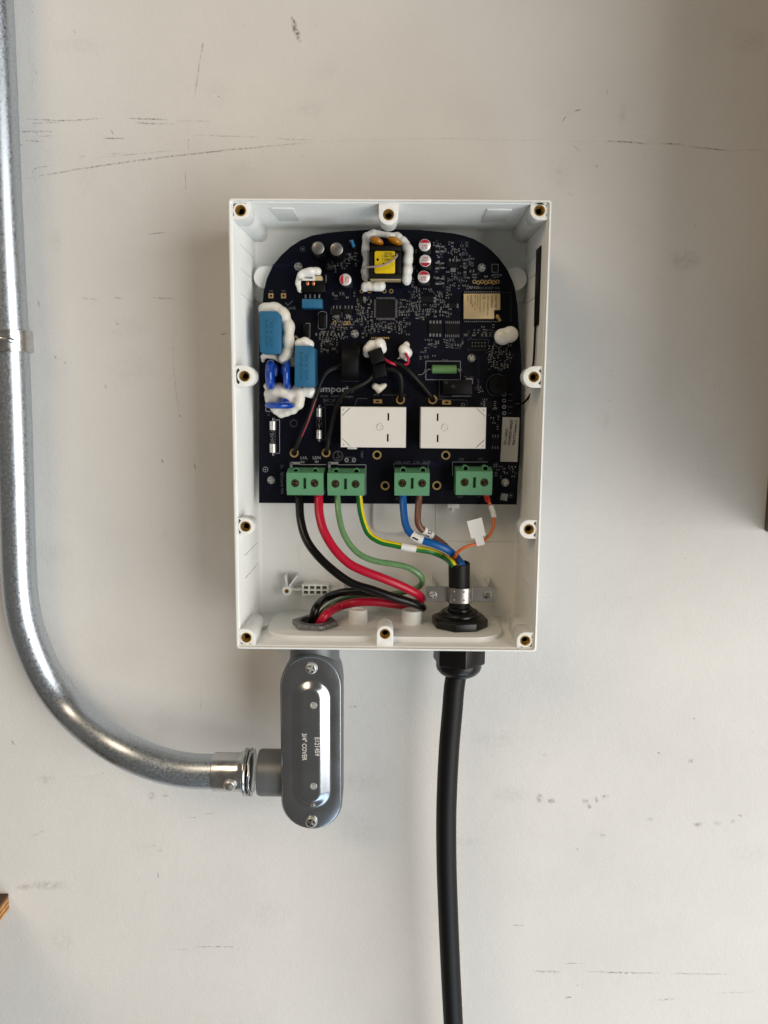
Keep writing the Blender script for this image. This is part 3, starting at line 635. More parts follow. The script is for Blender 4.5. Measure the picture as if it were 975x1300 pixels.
# ---------------- integrated circuits with leads
def ic(px0, px1, py0, py1, h=1.6, nx=0, ny=0, lead=2.6, lw=.9, name='integrated_circuit', mt='chip', dot=True):
    a = pxrect(px0, px1, py0, py1, DP+h); o = obj(name, box(a[0], a[1], a[2], a[3], DP+.15, DP+h), mt, board, bevel=.15, seg=1); g_ = []
    k = .525; L = lead*k; wv = lw*k
    for i in range(nx):
        x = a[0]+(a[1]-a[0])*(i+.5)/nx
        for z0, z1 in ((a[2]-L, a[2]), (a[3], a[3]+L)): g_.append(box(x-wv/2, x+wv/2, z0, z1, DP, DP+.35))
    for i in range(ny):
        z = a[2]+(a[3]-a[2])*(i+.5)/ny
        for x0, x1 in ((a[0]-L, a[0]), (a[1], a[1]+L)): g_.append(box(x0, x1, z-wv/2, z+wv/2, DP, DP+.35))
    if g_: obj('leads', g_, 'tin', o)
    return o
ic(477.6, 501.8, 379.8, 403.2, 1.3, 16, 16, 2.6, .75)
ic(544.5, 561.2, 411, 423, 1.6, 4, 0, 4, 2.2)
ic(565, 584, 411, 424.4, 1.2, 8, 0, 3.4, .9)
ic(535.2, 550.5, 376, 384, 2.2, 0, 2, 3.4, 2.6)
ic(570.5, 580, 385, 391, 1.4, 0, 2, 2.2, 2.2)
ic(566.5, 582, 332, 339, 1.6, 0, 0); 
for i in range(3): chip_x = obj('lead', pbox(571-.9+4.4*i*1.0, 572.4+4.4*i, 328.4, 332, DP, DP+.5), 'tin', board)
obj('solder_tab', pbox(572, 578.5, 340, 345.2, DP, DP+.5), 'tin', board)
ic(624.5+.8, 631.5, 337, 344, 1, 0, 0); ic(576, 581, 321, 325, .9, 2, 0, 2.4, 1)
ic(421.5, 433.5, 392, 399.5, 1.6, 0, 0); ic(436.5, 447, 391.8, 398.5, 1.6, 0, 0)
for x0 in (422.5, 437.5):
    for i in range(3): obj('lead', pbox(x0+.2+4.2*i, x0+1.7+4.2*i, 388, 392, DP, DP+.6), 'tin', board)
    obj('solder_tab', pbox(x0+2, x0+8, 400, 404, DP, DP+.5), 'tin', board)
ic(616.5, 627, 508.8, 518, 1.1, 0, 4, 3, 1); ic(624, 634, 556, 566, 1.2, 3, 0, 4, 1.2); ic(412.5, 418.5, 434.5, 443.5, 1.2, 1, 0, 2, 4); ic(455, 460.5, 376.5, 385, 1.5, 0, 0)
for py in (378,): obj('solder_tab', pbox(461, 464.6, 376.8, 382.6, DP, DP+.7), 'tin', board)
# orange-rimmed pads
for px in (424.8, 438, 442.6): sring(px, 410, 1.2, 2.5, pads)
for px in (459.5, 469, 488, 496.8): sring(px, 369.6, 1.6, 2.6, pads)
# flat cable connector with gold contacts
o = obj('flat_connector', pbox(468.5, 496.5, 426, 433.3, DP, DP+1.6), 'blackp', board, bevel=.2, seg=1)
obj('contacts', [pbox(471.3+2.35*i, 472.8+2.35*i, 428, 430, DP+1.6, DP+1.75) for i in range(10)], 'gold_pad', o)
# pin header
o = obj('pin_header', pbox(596, 618.5, 432.5, 443.5, DP, DP+3.4), 'blackp', board, bevel=.2, seg=1)
obj('pins', [pbox(599.2+4*i, 600.3+4*i, y, y+1.1, DP+3.4, DP+3.6) for i in range(5) for y in (434.6, 438.8)], 'tin', o)
# radio module
mod = obj('radio_module', pbox(587.6, 648, 371.3, 408, DP, DP+.9), 'pcb', board)
a = pxpoly([(588.6, 372.8), (635.2, 372.6), (635.2, 393.4), (627.6, 393.4), (627.6, 404.8), (588.6, 404.8)], DP+3.2)
sh = obj('shield_can', prism(a, [], DP+.9, DP+3.2), 'shield', mod, bevel=.3)
sk = []; hh = DP+3.28
for px, y0, y1, wd in ((593.8, 375, 382, 1.3), (598, 375, 385.5, 2.6), (599.6, 386, 390, 1.4), (603.2, 375, 393.5, 1.3), (606.5, 375, 391.5, 1.2), (609.5, 375, 396, 1.2), (614.5, 384, 395, 1.2), (619.5, 376, 390, 1.4), (619.3, 390, 401, 1.6), (624.7, 375, 390, 2.2), (629.5, 375, 391, 3)):
    n_ = int((y1-y0)/1.5); s_ = ''.join(rnd.choice('ABCDEFGHKMNPRSTU0123456789:-') for _ in range(max(3, n_)))
    sk.append(textw(s_, V(px, (y0+y1)/2, hh), (y1-y0)*.52, wd*.52, (0, 0, -1), (1, 0, 0)))
sk.append(text('CE', V(614.5, 377.5, hh), 1.6, (0, 0, -1), (1, 0, 0)))
obj('shield_print', sk, 'shield_ink', mod, smooth=0)
obj('edge_pads', [pbox(589.5+2.42*i, 590.9+2.42*i, y, y+1.5, DP+.9, DP+1.0) for i in range(19) for y in (369.9, 407.4)], 'tin', mod)
o = obj('antenna_connector', [lathe(V(631.5, 402.5, DP+.9), OUT, [(1.3, 0), (1.3, 1.4), (.9, 1.6)], 16), prism(pxpoly([(629.5, 399.5), (632.5, 399), (637, 407), (633.5, 408.5)], DP+2.4), [], DP+1.2, DP+2.4)], 'gold_pad', mod, bevel=.15)
# ---------------- electrolytic capacitors
def ecap(px, py, rpx, h, mtb='blackp', vent=0, tilt=0, red=None):
    top = DP+h; r_ = rpx*mmpx(top); c = V(px, py, top); base = Vector((c.x, -DP, c.z))
    o = obj('capacitor', lathe(base, OUT, [(r_, 0), (r_, h-.8), (r_*.93, h-.2), (r_*.84, h-.1)], 28), mtb, board)
    if red is None:
        obj('can_top', lathe(base, OUT, [(r_*.86, h-.5), (r_*.86, h), (r_*.8, h+.1)], 28), 'silver_matte', o)
        q = []
        for a in (0, 120, 240) if vent == 1 else (40, 150, 260):
            t = Vector((math.cos(R(a)), 0, math.sin(R(a)))); n_ = Vector((-t.z, 0, t.x))*.12; p0 = base+OUT*(h+.14); q.append(quad([p0-n_, p0+t*r_*.75-n_, p0+t*r_*.75+n_, p0+n_]))
        obj('vent_marks', q, 'chip_ceramic', o, smooth=0)
    else:
        obj('can_top', lathe(base, OUT, [(r_*.97, h-.5), (r_*.97, h), (r_*.9, h+.15)], 28), 'capdisc', o)
        p0 = base+OUT*(h+.2)
        seg_ = [p0+Vector((math.cos(R(red+a))*r_*.9, 0, math.sin(R(red+a))*r_*.9)) for a in range(-68, 69, 8)]
        obj('polarity_mark', quad(seg_), 'redprint', o, smooth=0)
        xd = Vector((1, 0, 0)); yd = Vector((0, 0, 1)); off = -Vector((math.cos(R(red)), 0, math.sin(R(red))))*r_*.28
        if red == 180: xd, yd = Vector((0, 0, 1)), Vector((-1, 0, 0))
        obj('value_print', [textw('100', p0+off+yd*.75, 3.2, .95, xd, yd), textw('35 VZ', p0+off-yd*.65, 3.6, .9, xd, yd)], 'redprint', o, smooth=0)
        q = r_*1.12; obj('cap_base', box(base.x-q, base.x+q, base.z-q, base.z+q, DP, DP+1.4), 'blackp', o, bevel=.5)
    return o
ecap(403.7, 315, 8.6, 25, vent=1); ecap(427.2, 316.4, 8.8, 25); 
o = ecap(418, 338, 5.0, 10, vent=1); o.children[0].data.materials[0] = MATS['blackp_soft']
mat('canbody', '6a7078', .35, .7)
for a in ((438.5, 355, 7.4, 10.5, 180), (539.3, 311.2, 7.4, 10.5, 90), (539.8, 331, 7.4, 10.5, 270), (538, 351.5, 7.6, 10.5, 90)): ecap(a[0], a[1], a[2], a[3], 'canbody', red=a[4])
# small blue film part near the top
p0, p1 = V(446.2, 305, DP+4), V(449.5, 313.5, DP+4)
obj('blue_resistor', [tube([p0+(p1-p0)*t for t in (0, .12, .25, .5, .75, .88, 1)], [1.0, 1.25, 1.1, 1.05, 1.1, 1.25, 1.0], 12)], 'lightblue', board)
obj('resistor_lead', [tube(spline([V(443, 311, DP), V(443.5, 306, DP+3.5), p0], 6), .25, 6), tube(spline([p1, V(451, 316, DP+3), V(451, 318, DP)], 6), .25, 6)], 'copper', board)
# ---------------- small choke with its copper windings
a = pxrect(382, 413, 356, 371, DP+10); o = obj('choke', [box(a[0], a[1], a[2], a[3], DP, DP+10)], 'blackp', board, bevel=.5)
obj('core_band', pbox(379, 408.6, 350, 355.6, DP+2, DP+13), 'tan_tape', o, bevel=.3)
l_ = obj('paper_label', pbox(384, 400, 348.8, 356.2, DP+13, DP+13.2), 'paper', o)
obj('label_print', textw('10V600K', V(392.3, 352.5, DP+13.3), 5.2, 1.3, RT, UP), 'ink', o, smooth=0)
for px in (390.5, 398): obj('copper_winding', [ellipsoid(V(px, 359.5, DP+10.2), 1.15, .8, 1.6)], 'copper', o)
# ---------------- film capacitors (blue boxes)
def filmcap(poly, h, ink):
    o = obj('film_capacitor', prism(pxpoly(poly, DP+h), [], DP, DP+h), 'bluecap', board, bevel=.2)
    q = []
    for s_, px, py, wd, ht, rot in ink:
        xd = Vector((math.cos(R(rot)), 0, math.sin(R(rot)))); yd = Vector((-math.sin(R(rot)), 0, math.cos(R(rot)))); q.append(textw(s_, V(px, py, DP+h+.08), wd*.5, ht*.5, xd, yd))
    obj('ink_print', q, 'bluecap_ink', o, smooth=0); return o
filmcap([(329.8, 395), (351, 395), (356.5, 400.5), (356.5, 446), (353, 449.2), (334, 449.2), (330, 446)], 21, [('0.47uF 310V', 338.5, 423, 34, 4, -90), ('X2 K 22.5', 344.8, 424, 32, 3.6, -90)])
filmcap([(374.3, 438.8), (395.3, 438.8), (399.5, 442.5), (399.5, 491), (374, 491)], 21, [('0.47uF 310V', 382.5, 465, 36, 4, -90), ('X2 K 22.5', 389.3, 466, 32, 3.6, -90)])
filmcap([(383.4, 379.5), (408.8, 379.5), (408.8, 390.8), (383.4, 390.8)], 11, [('.', 404, 384.5, 1, 1, 0)])
for i in range(4): sline([(388+5.8*i, 374.5), (388+5.8*i, 378)], 2.0)
# ---------------- varistors: blue coated discs standing on edge
def varistor(c, r_, th, axis, tail):
    rot = Matrix.Identity(3) if axis == 'x' else Matrix.Rotation(R(90), 3, 'Y')
    # flat-sided pillow disc turned about its axis
    prof = [(0, th*.5), (r_*.55, th*.52), (r_*.8, th*.48), (r_*.93, th*.36), (r_, th*.1), (r_, -th*.1), (r_*.93, -th*.36), (r_*.8, -th*.48), (r_*.55, -th*.52), (0, -th*.5)]
    ax = RT if axis == 'x' else UP
    return obj('varistor', [lathe(c, ax, prof, 36), ellipsoid(Vector(c)+Vector(tail)*.6, *(max(1.6, abs(t)*.9) for t in (tail[0], tail[1], tail[2])))], 'varistor', board, smooth=60)
zc = lambda y0, y1, h: (at(350, y0, DP+h)[1]-at(350, y1, DP+h)[1])/2
rv = 9.6
varistor(V(344, 476, DP+11.5), rv, 5.4, 'x', (3.4, 2, 5)); varistor(V(365, 476, DP+11.5), rv, 4.4, 'x', (-3.2, 2, 5)); varistor(V(355.3, 514.5, DP+11.2), rv, 4.2, 'z', (4, 2, 3.2))
# ---------------- transformer with yellow tape
a = pxrect(469, 509.3, 312.5, 354, DP+20); tr = thing_tr = obj('transformer', [box(a[0], a[1], a[2], a[3], DP+1, DP+16), box(a[0], a[1], a[3]-2.6, a[3], DP+16, DP+20), box(a[0], a[1], a[2], a[2]+3, DP+16, DP+20), box(a[0], a[0]+2.4, a[2]+3, a[3]-2.6, DP+16, DP+19), box(a[1]-3, a[1], a[2]+3, a[3]-2.6, DP+16, DP+19)], 'core', board, bevel=.35)
yt = obj('yellow_tape', prism(rrect(*pxrect(475.3, 501.6, 318.4, 347, DP+20.6), 1.2), [], DP+14, DP+20.6), 'yellow_tape', tr, bevel=.6, seg=3)
obj('tape_print', [textw('EF20', V(493, 321.8, DP+20.75), 4.6, 1.5, RT, UP), textw('1.5MH 2W', V(493, 325.2, DP+20.75), 7.6, 1.2, RT, UP), textw('T-200A', V(490, 329.3, DP+20.75), 5.4, 1.4, RT, UP)], 'yellow_ink', tr, smooth=0)
for px, py, r_ in ((479.5, 329.6, .8), (487, 335, .6)): obj('tape_hole', lathe(V(px, py, DP+20.6), OUT, [(r_, -.2), (r_, .12)], 12), 'hole_shade', tr)
obj('bobbin_edge', pbox(470, 508.8, 353.6, 355.2, DP+8, DP+19.5), 'tan_tape', tr, bevel=.2)
obj('lead_wire', tube(spline([V(503.6, 322.5, DP+19.5), V(503.8, 325, DP+22.5), V(499, 330, DP+22.6), V(489, 335.7, DP+22.6), V(477, 338.5, DP+22.4), V(463, 339.5, DP+19), V(459.2, 344, DP+15), V(462, 352, DP+11), V(468, 360, DP+7)], 8), .62, 8), 'wire_grey', tr)
for px, ang in ((478, 24), (501, 24)):
    obj('disc_capacitor', ellipsoid(V(px, 305.8, DP+14), 4.7, 3.4, 2.4, 20, 12, rot=Matrix.Rotation(R(ang), 3, 'Y')), 'orange_cap', board)
# ---------------- glue
def glue(name, blobs, mt='glue', voxel=.38, sm=60):
    """blobs: (px, py, height of centre, radius mm [, rd])"""
    geo = [ellipsoid(V(b_[0], b_[1], DP+b_[2]), b_[3]*.95*rnd.uniform(.97, 1.03), b_[4] if len(b_) > 4 else b_[3], (b_[5] if len(b_) > 5 else b_[3])*.95*rnd.uniform(.97, 1.03), 12, 8) for b_ in blobs]
    o = obj(name, geo, mt, board, smooth=180)
    r_ = o.modifiers.new('remesh', 'REMESH'); r_.mode = 'VOXEL'; r_.voxel_size = voxel*.001; r_.use_smooth_shade = True
    s_ = o.modifiers.new('smooth', 'SMOOTH'); s_.factor = .5; s_.iterations = sm
    return o
def chain(pts, n, r0, jit=.0):
    P = spline([Vector((p[0], p[1], p[2])) for p in pts], n*6); ph = rnd.uniform(0, 6)
    return [(p.x+.5*math.sin(i*.17+ph), p.y+.4*math.sin(i*.23+ph), p.z+.6*math.sin(i*.15+ph), r0*(1+(jit*.7+.05)*math.sin(i*.26+ph)+.03*math.sin(i*.61))) for i, p in enumerate(P)]
glue('glue_bead', chain([(516, 310, 6), (518.5, 322, 10), (517.5, 335, 12), (516.5, 347, 12), (516, 357, 10)], 4, 3.3, .16)+[(512, 306, 5, 3.2), (506, 301, 4, 3)])
glue('glue_bead', chain([(465, 300, 5), (464.5, 315, 6), (465.5, 330, 6), (464.5, 345, 6), (464, 352, 5)], 3, 2.9, .08)+chain([(467, 299, 4), (480, 296.5, 4), (493, 299, 4), (505, 299, 4)], 4, 2.3)+[(474, 295.5, 3.5, 2.7), (470, 297, 3, 2.6)])
glue('glue_bead', [(464, 363, 6, 3.2), (463, 366, 5, 2.8), (470, 364, 7, 3), (477, 363.5, 8, 3.6), (483, 363, 8, 3.8), (468, 360, 8, 2)])
glue('glue_bead', chain([(381, 349.5, 12), (388, 345.5, 13), (396, 344, 13.5), (403, 344.2, 13)], 4, 2.6)+[(404, 346, 12, 2.4)])
glue('glue_bead', chain([(380, 352, 9), (379.5, 360, 8), (381.5, 368, 7)], 4, 2.4))
# big beads around the blue capacitors
glue('glue_bead', chain([(335, 392.5, 8), (345, 391, 9), (354, 393, 10), (361, 401, 11), (365.5, 412, 12), (366.5, 425, 12), (366.5, 437, 12), (365, 448, 12), (360, 455, 12)], 3, 3.9, .13)+chain([(374, 452, 8), (372, 460, 7)], 3, 3.2), 'glue_dry')
glue('glue_bead', [(380, 436.5, 12, 3.6), (387, 435.2, 12, 4.2), (393, 437, 12, 3.4)], 'glue')
glue('glue_bead', chain([(334, 453, 7), (342, 451, 8), (352, 455, 8), (358, 457, 8)], 3, 2.2)+[(334, 458, 6, 1.6)], 'glue_dry')
glue('glue_bead', [(338, 490, 5, 2.5), (340, 500, 5, 3.2), (342, 508, 5, 3.6), (350, 497, 8, 4.6), (358, 497, 8, 4.6), (355, 492, 7, 4), (346, 504, 6, 4), (365, 502, 7, 4.6), (373, 499, 7, 4), (380, 498, 8, 4), (381, 506, 8, 3.8), (379, 513, 8, 4.2), (372, 520, 6, 3.8), (364, 523, 5, 3.6), (357, 526, 4, 3.2), (350, 521, 4, 3.2), (345, 516, 4, 2.6), (376, 492, 6, 3), (352, 511, 3, 5), (362, 510, 3, 5), (370, 510, 4, 5), (360, 517, 3, 4.5)], 'glue_dry', voxel=.45, sm=80)
glue('glue_bead', [(387, 497, 7, 3.8), (393, 498, 7, 4.0), (398, 496, 7, 3.2), (396, 501, 6, 3)], 'glue')
glue('glue_bead', [(638, 427.5, 3.5, 6.0, 4.2), (647.5, 424.5, 3.6, 5.8, 4.4)], 'glue')
# ---------------- current sensors, black leads
cc = V(445.3, 460, DP+10.2); wd_ = 22*mmpx(DP+16); rr_ = 10.9
ct = obj('current_sensor', [lathe(cc-RT*wd_/2, RT, [(5.2, 0), (rr_-1.2, 0), (rr_-.4, .4), (rr_, 1.3), (rr_, wd_-1.3), (rr_-.4, wd_-.4), (rr_-1.2, wd_), (5.2, wd_)], 40, closed=True)], 'blackp_soft', board)
obj('sensor_foot', pbox(437, 454.5, 440, 480, DP, DP+3), 'blackp', ct, bevel=.4)
def tilted(px0, py0, px1, py1, wpx, d0, d1):
    a = Vector(at(px0, py0, d1)); b_ = Vector(at(px1, py1, d1)); t = (b_-a).normalized(); n_ = Vector((-t.y, t.x))*wpx*mmpx(d1)/2
    return prism([(a-n_)[:], (b_-n_)[:], (b_+n_)[:], (a+n_)[:]], [], d0, d1)
cs = obj('current_sensor', [tilted(475, 443.5, 481, 460.5, 18.5, DP+2, DP+17)], 'blackp_soft', board, bevel=.7)
obj('sensor_clip', [tilted(480.3, 461.5, 483.5, 479, 17.5, DP+1, DP+13)], 'blackp_soft', cs, bevel=1.2, seg=3)
glue('glue_bead', [(468, 444, 8, 4.2), (472, 439, 8, 4.2), (482, 437.5, 9, 4.6), (485, 443, 8, 3.6), (466, 449, 7, 3)], 'glue')
glue('glue_bead', [(476, 490.5, 5, 2.6), (481, 493.5, 5, 3), (486, 490.5, 5, 2.4), (489, 489, 5, 1.6), (480, 496.5, 4, 2)], 'glue_dry')
pl = obj('plug', pbox(508, 520, 440, 455, DP, DP+7), 'paper', board, bevel=.6)
glue('glue_bead', [(513, 444, 7.5, 4), (516, 438, 6, 2.6), (515.8, 434.5, 5, 1.2), (517, 448, 7, 3.8), (512, 451, 6, 3), (516, 455, 5, 2.4), (508, 454, 3, 1.2), (505, 455.5, 2, .9)], 'glue')
obj('plug_wire', tube(spline([V(515, 449, DP+11), V(518, 455, DP+12.5), V(518.4, 460, DP+11), V(514, 463.4, DP+10), V(504, 463.4, DP+9), V(495, 460, DP+10), V(487, 455, DP+10)], 8), .95, 10), 'wire_red', pl)
for i, pts in enumerate(([(373.5, 575, -1), (374.5, 572, 4), (383, 552, 7), (394, 527, 8), (401, 505, 9), (407, 486, 11), (416, 472, 12), (436, 463, 10)],
            [(414, 575, -1), (414.8, 572, 4), (419, 550, 6), (425, 525, 8), (429, 512, 9), (437, 500, 11), (452, 492, 12), (466, 484, 11), (480, 470, 8)],
            [(508.7, 508, -1), (509, 504, 4), (509.8, 490, 8), (508, 477, 10), (501, 470.5, 10), (488, 468, 9)],
            [(549, 507.5, -1), (547, 503, 4), (535, 488, 7), (522, 474, 10), (513, 466, 10), (500, 460, 8)])):
    obj('board_lead', tube(spline([B(*p) for p in pts], 8), 1.45 if i < 2 else 1.7, 12), 'jacket', board, label='black insulated lead looping over the board')
obj('thin_red_lead', tube(spline([V(383, 554.5, DP+8.2), V(390, 538, DP+9.3), V(398, 515, DP+9.6), V(402, 503, DP+10)], 8), .5, 8), 'wire_thinred', board)
# ---------------- green power resistor, black module, buzzer
c0, c1 = V(548, 468.8, DP+4), V(579.5, 468.8, DP+4); L = (c1-c0).length; r_ = 5.6*mmpx(DP+4)
o = obj('power_resistor', lathe(c0, RT, [(r_*.8, 0), (r_, .5), (r_*.97, 1.2), (r_*.97, L-1.2), (r_, L-.5), (r_*.8, L)], 22), 'greenres', board)
obj('resistor_lead', [tube(spline([V(541, 470, DP), V(541.5, 469, DP+2), V(544, 468.8, DP+4), c0], 6), .3, 8), tube(spline([c1, V(582, 468.8, DP+4), V(584, 470, DP+2), V(584.2, 470, DP)], 6), .3, 8)], 'tin', o)
sring(541, 470, .6, 2, None); sring(583.8, 470, .6, 2, None)
o = obj('black_module', pbox(562, 599.3, 482.5, 500.6, DP, DP+9), 'blackp', board, bevel=.4)
obj('module_mark', [lathe(V(566.5, 485.5, DP+9), OUT, [(.9, -.05), (.9, .06)], 14), quad([V(572, 492, DP+9.06), V(579, 492, DP+9.06), V(575, 487.5, DP+9.06)])], 'ink', o, smooth=0)
o = obj('buzzer', lathe(B(631, 489), OUT, [(6.6, 0), (6.6, 5.5), (6.1, 6.2), (1.2, 6.3), (1.0, 5.2)], 32), 'blackp', board)
sring(631, 489, 13.2, 13.8, dim, n=30)
o = obj('small_diode', pbox(384.5, 392, 411.5, 427.5, DP, DP+3), 'blackp', board, bevel=.4)
o = obj('small_inductor', prism(rrect(*pxrect(405.2, 413.6, 397.5, 416.3, DP+5), 2), [], DP, DP+5), 'blackp', board, bevel=.6)
obj('diagonal_part', [tilted(374.5, 426.5, 380.5, 432, 2.2, DP, DP+2)], 'tan_tape', board)
# ---------------- glass fuses
def fuse(px, y0, y1, rpx):
    a, b_ = V(px, y0, DP+3), V(px, y1, DP+3); ax = (b_-a).normalized(); L = (b_-a).length; r_ = rpx*.52
    o = obj('glass_fuse', lathe(a, ax, [(r_*.82, .2), (r_*.88, .4), (r_*.88, L-.4), (r_*.82, L-.2)], 20), 'glass', board)
    for s_ in (0, 1):
        q = a if s_ == 0 else b_-ax*L*.285
        obj('end_cap', lathe(q, ax, [(r_*.86, 0), (r_, .3), (r_, L*.285-.1), (r_*.93, L*.285)], 20), 'silver', o)
        e = a-ax*1.6 if s_ == 0 else b_+ax*1.6
        obj('fuse_lead', [tube([e, a if s_ == 0 else b_], .4, 8), lathe(e+Vector((0, 2.9, 0)), OUT, [(1.0, 0), (.6, 1.2), (.35, 3.2)], 12)], 'tin', o)
    obj('fuse_wire', tube([a, b_], .12, 6), 'tin', o)
fuse(346.3, 534.5, 574.5, 4.1); fuse(405, 518, 557, 3.6)
# ---------------- relays
def relay(poly, side, slots, dimple):
    h = 19; f = DP+h
    x0 = (at(*poly[0], f)[0]+at(*poly[3], f)[0])/2; x1 = (at(*poly[1], f)[0]+at(*poly[2], f)[0])/2; z1 = (at(*poly[0], f)[1]+at(*poly[1], f)[1])/2; z0 = (at(*poly[2], f)[1]+at(*poly[3], f)[1])/2
    holes = []
    for px, y0, y1 in slots:
        a = pxrect(px-1.1, px+1.1, y0, y1, f); holes.append([(a[0], a[2]), (a[1], a[2]), (a[1], a[3]), (a[0], a[3])])
    xe = x0 if side < 0 else x1; s = -side
    for zc_, sz in ((z1, -1), (z0, 1)):                      # diagonal parting lines at two corners and a pin mark
        p0 = (xe+s*.6, zc_+sz*5.4); p1 = (xe+s*5.6, zc_+sz*.6); n_ = Vector((sz, s)).normalized()*.16
        t = Vector((p1[0]-p0[0], p1[1]-p0[1])).normalized(); n_ = Vector((-t.y, t.x))*.24
        holes.append([(p0[0]-n_.x, p0[1]-n_.y), (p1[0]-n_.x, p1[1]-n_.y), (p1[0]+n_.x, p1[1]+n_.y), (p0[0]+n_.x, p0[1]+n_.y)])
        holes.append(circ(xe+s*1.55, zc_+sz*1.5, .42, 10))
    o = obj('relay', [prism([(x0, z0), (x1, z0), (x1, z1), (x0, z1)], holes, f-1.2, f)], 'relay', board, bevel=0)
    obj('relay_case', box(x0, x1, z0, z1, DP+1, f-1.2), 'relay', o, bevel=.2)
    obj('relay_rim', [prism([(x0-.25, z0-.25), (x1+.25, z0-.25), (x1+.25, z1+.25), (x0-.25, z1+.25)], [[(x0, z0), (x1, z0), (x1, z1), (x0, z1)]], DP+1, f-.25)], 'relay', o, bevel=.12, seg=1)
    c = V(*dimple, f); obj('dimple', lathe(c, OUT, [(2.4, -.2), (2.4, .35), (2.15, .6), (1.8, .6), (1.6, .1), (.6, .1), (.45, .45), (0, .45)], 28), 'relay', o)
    obj('slot_floor', [box(hh_[0][0]-.05, hh_[1][0]+.05, hh_[0][1]-.05, hh_[2][1]+.05, f-1.15, f-1.0) for hh_ in holes[:2]], 'hole_shade', o)  # slot bottoms coloured near-black as painted shade
relay([(433.5, 516.2), (515.3, 518), (514.6, 568.6), (432.6, 566.6)], -1, [(493, 524.5, 534), (492.3, 551, 560.6)], (483.2, 542.5))
relay([(534.3, 517.8), (616.7, 517.2), (616.2, 568.8), (534.8, 569)], 1, [(555.6, 525, 534.5), (555.6, 552, 561.3)], (565.3, 543))
obj('relay_tab', pbox(441, 453, 566.5, 570.3, DP, DP+5), 'relay', board, bevel=.2)
# ---------------- screw terminals
def terminal(x0p, x1p, y0p, y1p, s1, s2, n):
    h = 18; f = DP+h; x0 = at(x0p, 612, f)[0]; x1 = at(x1p, 612, f)[0]
    zt1 = at(500, y0p+5.2, f)[1]; zt2 = at(500, y0p, DP+11)[1]; zb1 = at(500, y1p-5.5, f)[1]; zb2 = at(500, y1p, f-1.5)[1]
    holes = [circ(*at(*s1, f), 5.2*mmpx(f), 24), circ(*at(*s2, f), 5.2*mmpx(f), 24)]
    xm = (at(*s1, f)[0]+at(*s2, f)[0])/2; zc_ = at(*s1, f)[1]; holes.append([(xm-.95, zc_-3.6), (xm+.95, zc_-3.6), (xm+.95, zc_+3.4), (xm-.95, zc_+3.4)])
    body = [prism([(zt2, DP+.3), (zt2, DP+11), (zt1, f-4), (zb1, f-4), (zb2, f-4), (zb2, DP+.3)], [], x0, x1, 'zd'),
            prism([(x0, zb1), (x1, zb1), (x1, zt1), (x0, zt1)], holes, f-4, f),
            prism([(zt1, f-4), (zt2, DP+11), (zt1, f)], [], x0, x1, 'zd'), prism([(zb1, f-4), (zb1, f), (zb2, f-1.6), (zb2, f-4)], [], x0, x1, 'zd')]
    o = obj('terminal_block', body, 'green', board, label=n)
    k = .12
    obj('block_edge', [box(x0-k, x0+.5, zb1, zt1, f-3.9, f+.04), box(xm-.06-1.6, xm+.06-1.6, zb1+.1, zt1-.1, f, f+.05), box(xm-.06+1.6, xm+.06+1.6, zb1+.1, zt1-.1, f, f+.05)], 'green', o)
    for q, ang in ((s1, rnd.uniform(0, 180)), (s2, rnd.uniform(0, 180))):
        c = V(*q, f); c = Vector((c.x, -(f-2.3), c.z))
        obj('terminal_screw', screw_geo(c, 4.5*mmpx(f), 1.5, kind='slot', turn=ang), 'terminal_screw', o)
        wp = V(q[0]+1.2, y0p+2.3, f-2.5)
        w1 = obj('wire_port', [lathe((wp.x, -(DP+8), wp.z), OUT, [(1.6, 0), (1.6, h-10), (2.0, h-10), (2.1, h-10.4), (2.1, 0)], 20, closed=True)], 'green', o)
        obj('port_hole', lathe((wp.x, -(DP+9), wp.z), OUT, [(1.62, -.5), (1.62, h-11.3)], 16), 'hole_shade', o)  # dark plug in the port, its shade painted as colour
    obj('slot_floor', box(xm-.9, xm+.9, zc_-3.5, zc_+3.3, f-3.98, f-2.2), 'green_shade', o)
terminal(364, 410.4, 596, 629.6, (374.5, 613.4), (399.2, 613.4), 'green terminal block holding the thick black and red wires')
terminal(415.8, 462.6, 596.5, 629.6, (425.7, 614.2), (451.3, 614.6), 'green terminal block holding the green and yellow striped wires')
terminal(501, 545.4, 595, 629, (510.7, 613.4), (535.8, 613.6), 'green terminal block holding the blue and brown wires')
terminal(579, 625, 592.5, 627.6, (589.8, 612.3), (614.9, 612.5), 'green terminal block holding the thin orange wire')
# ---------------- sticker (the square code is left out)
st = obj('paper_sticker', prism(pxpoly([(638.2, 529.5), (659.6, 530), (656.8, 586.4), (635, 586)], DP), [], DP, DP+.1), 'paper_grey', board)
xd = (B(640.8, 565)-B(643, 545)).normalized()*-1; yd = OUT.cross(xd)*1
yd = Vector((-xd.z, 0, xd.x))
obj('sticker_print', [textw('701-1-04101', B(642.2, 554.5, .18), 20.5*.52, 3.4*.52, xd, yd), textw('W3A4E02914000297', B(647.8, 549, .18), 33*.52, 3.4*.52, xd, yd), textw('Wide JYTS Hardware 12', B(653.4, 549.5, .18), 32*.52, 3.4*.52, xd, yd)], 'ink', st, smooth=0)
obj('silkscreen_print', silk, 'silk', board, kind='stuff', smooth=0)
obj('fine_silkscreen', dim, 'silk_dim', board, kind='stuff', smooth=0)
obj('gold_rings', pads, 'gold_pad', board, kind='stuff', smooth=0)

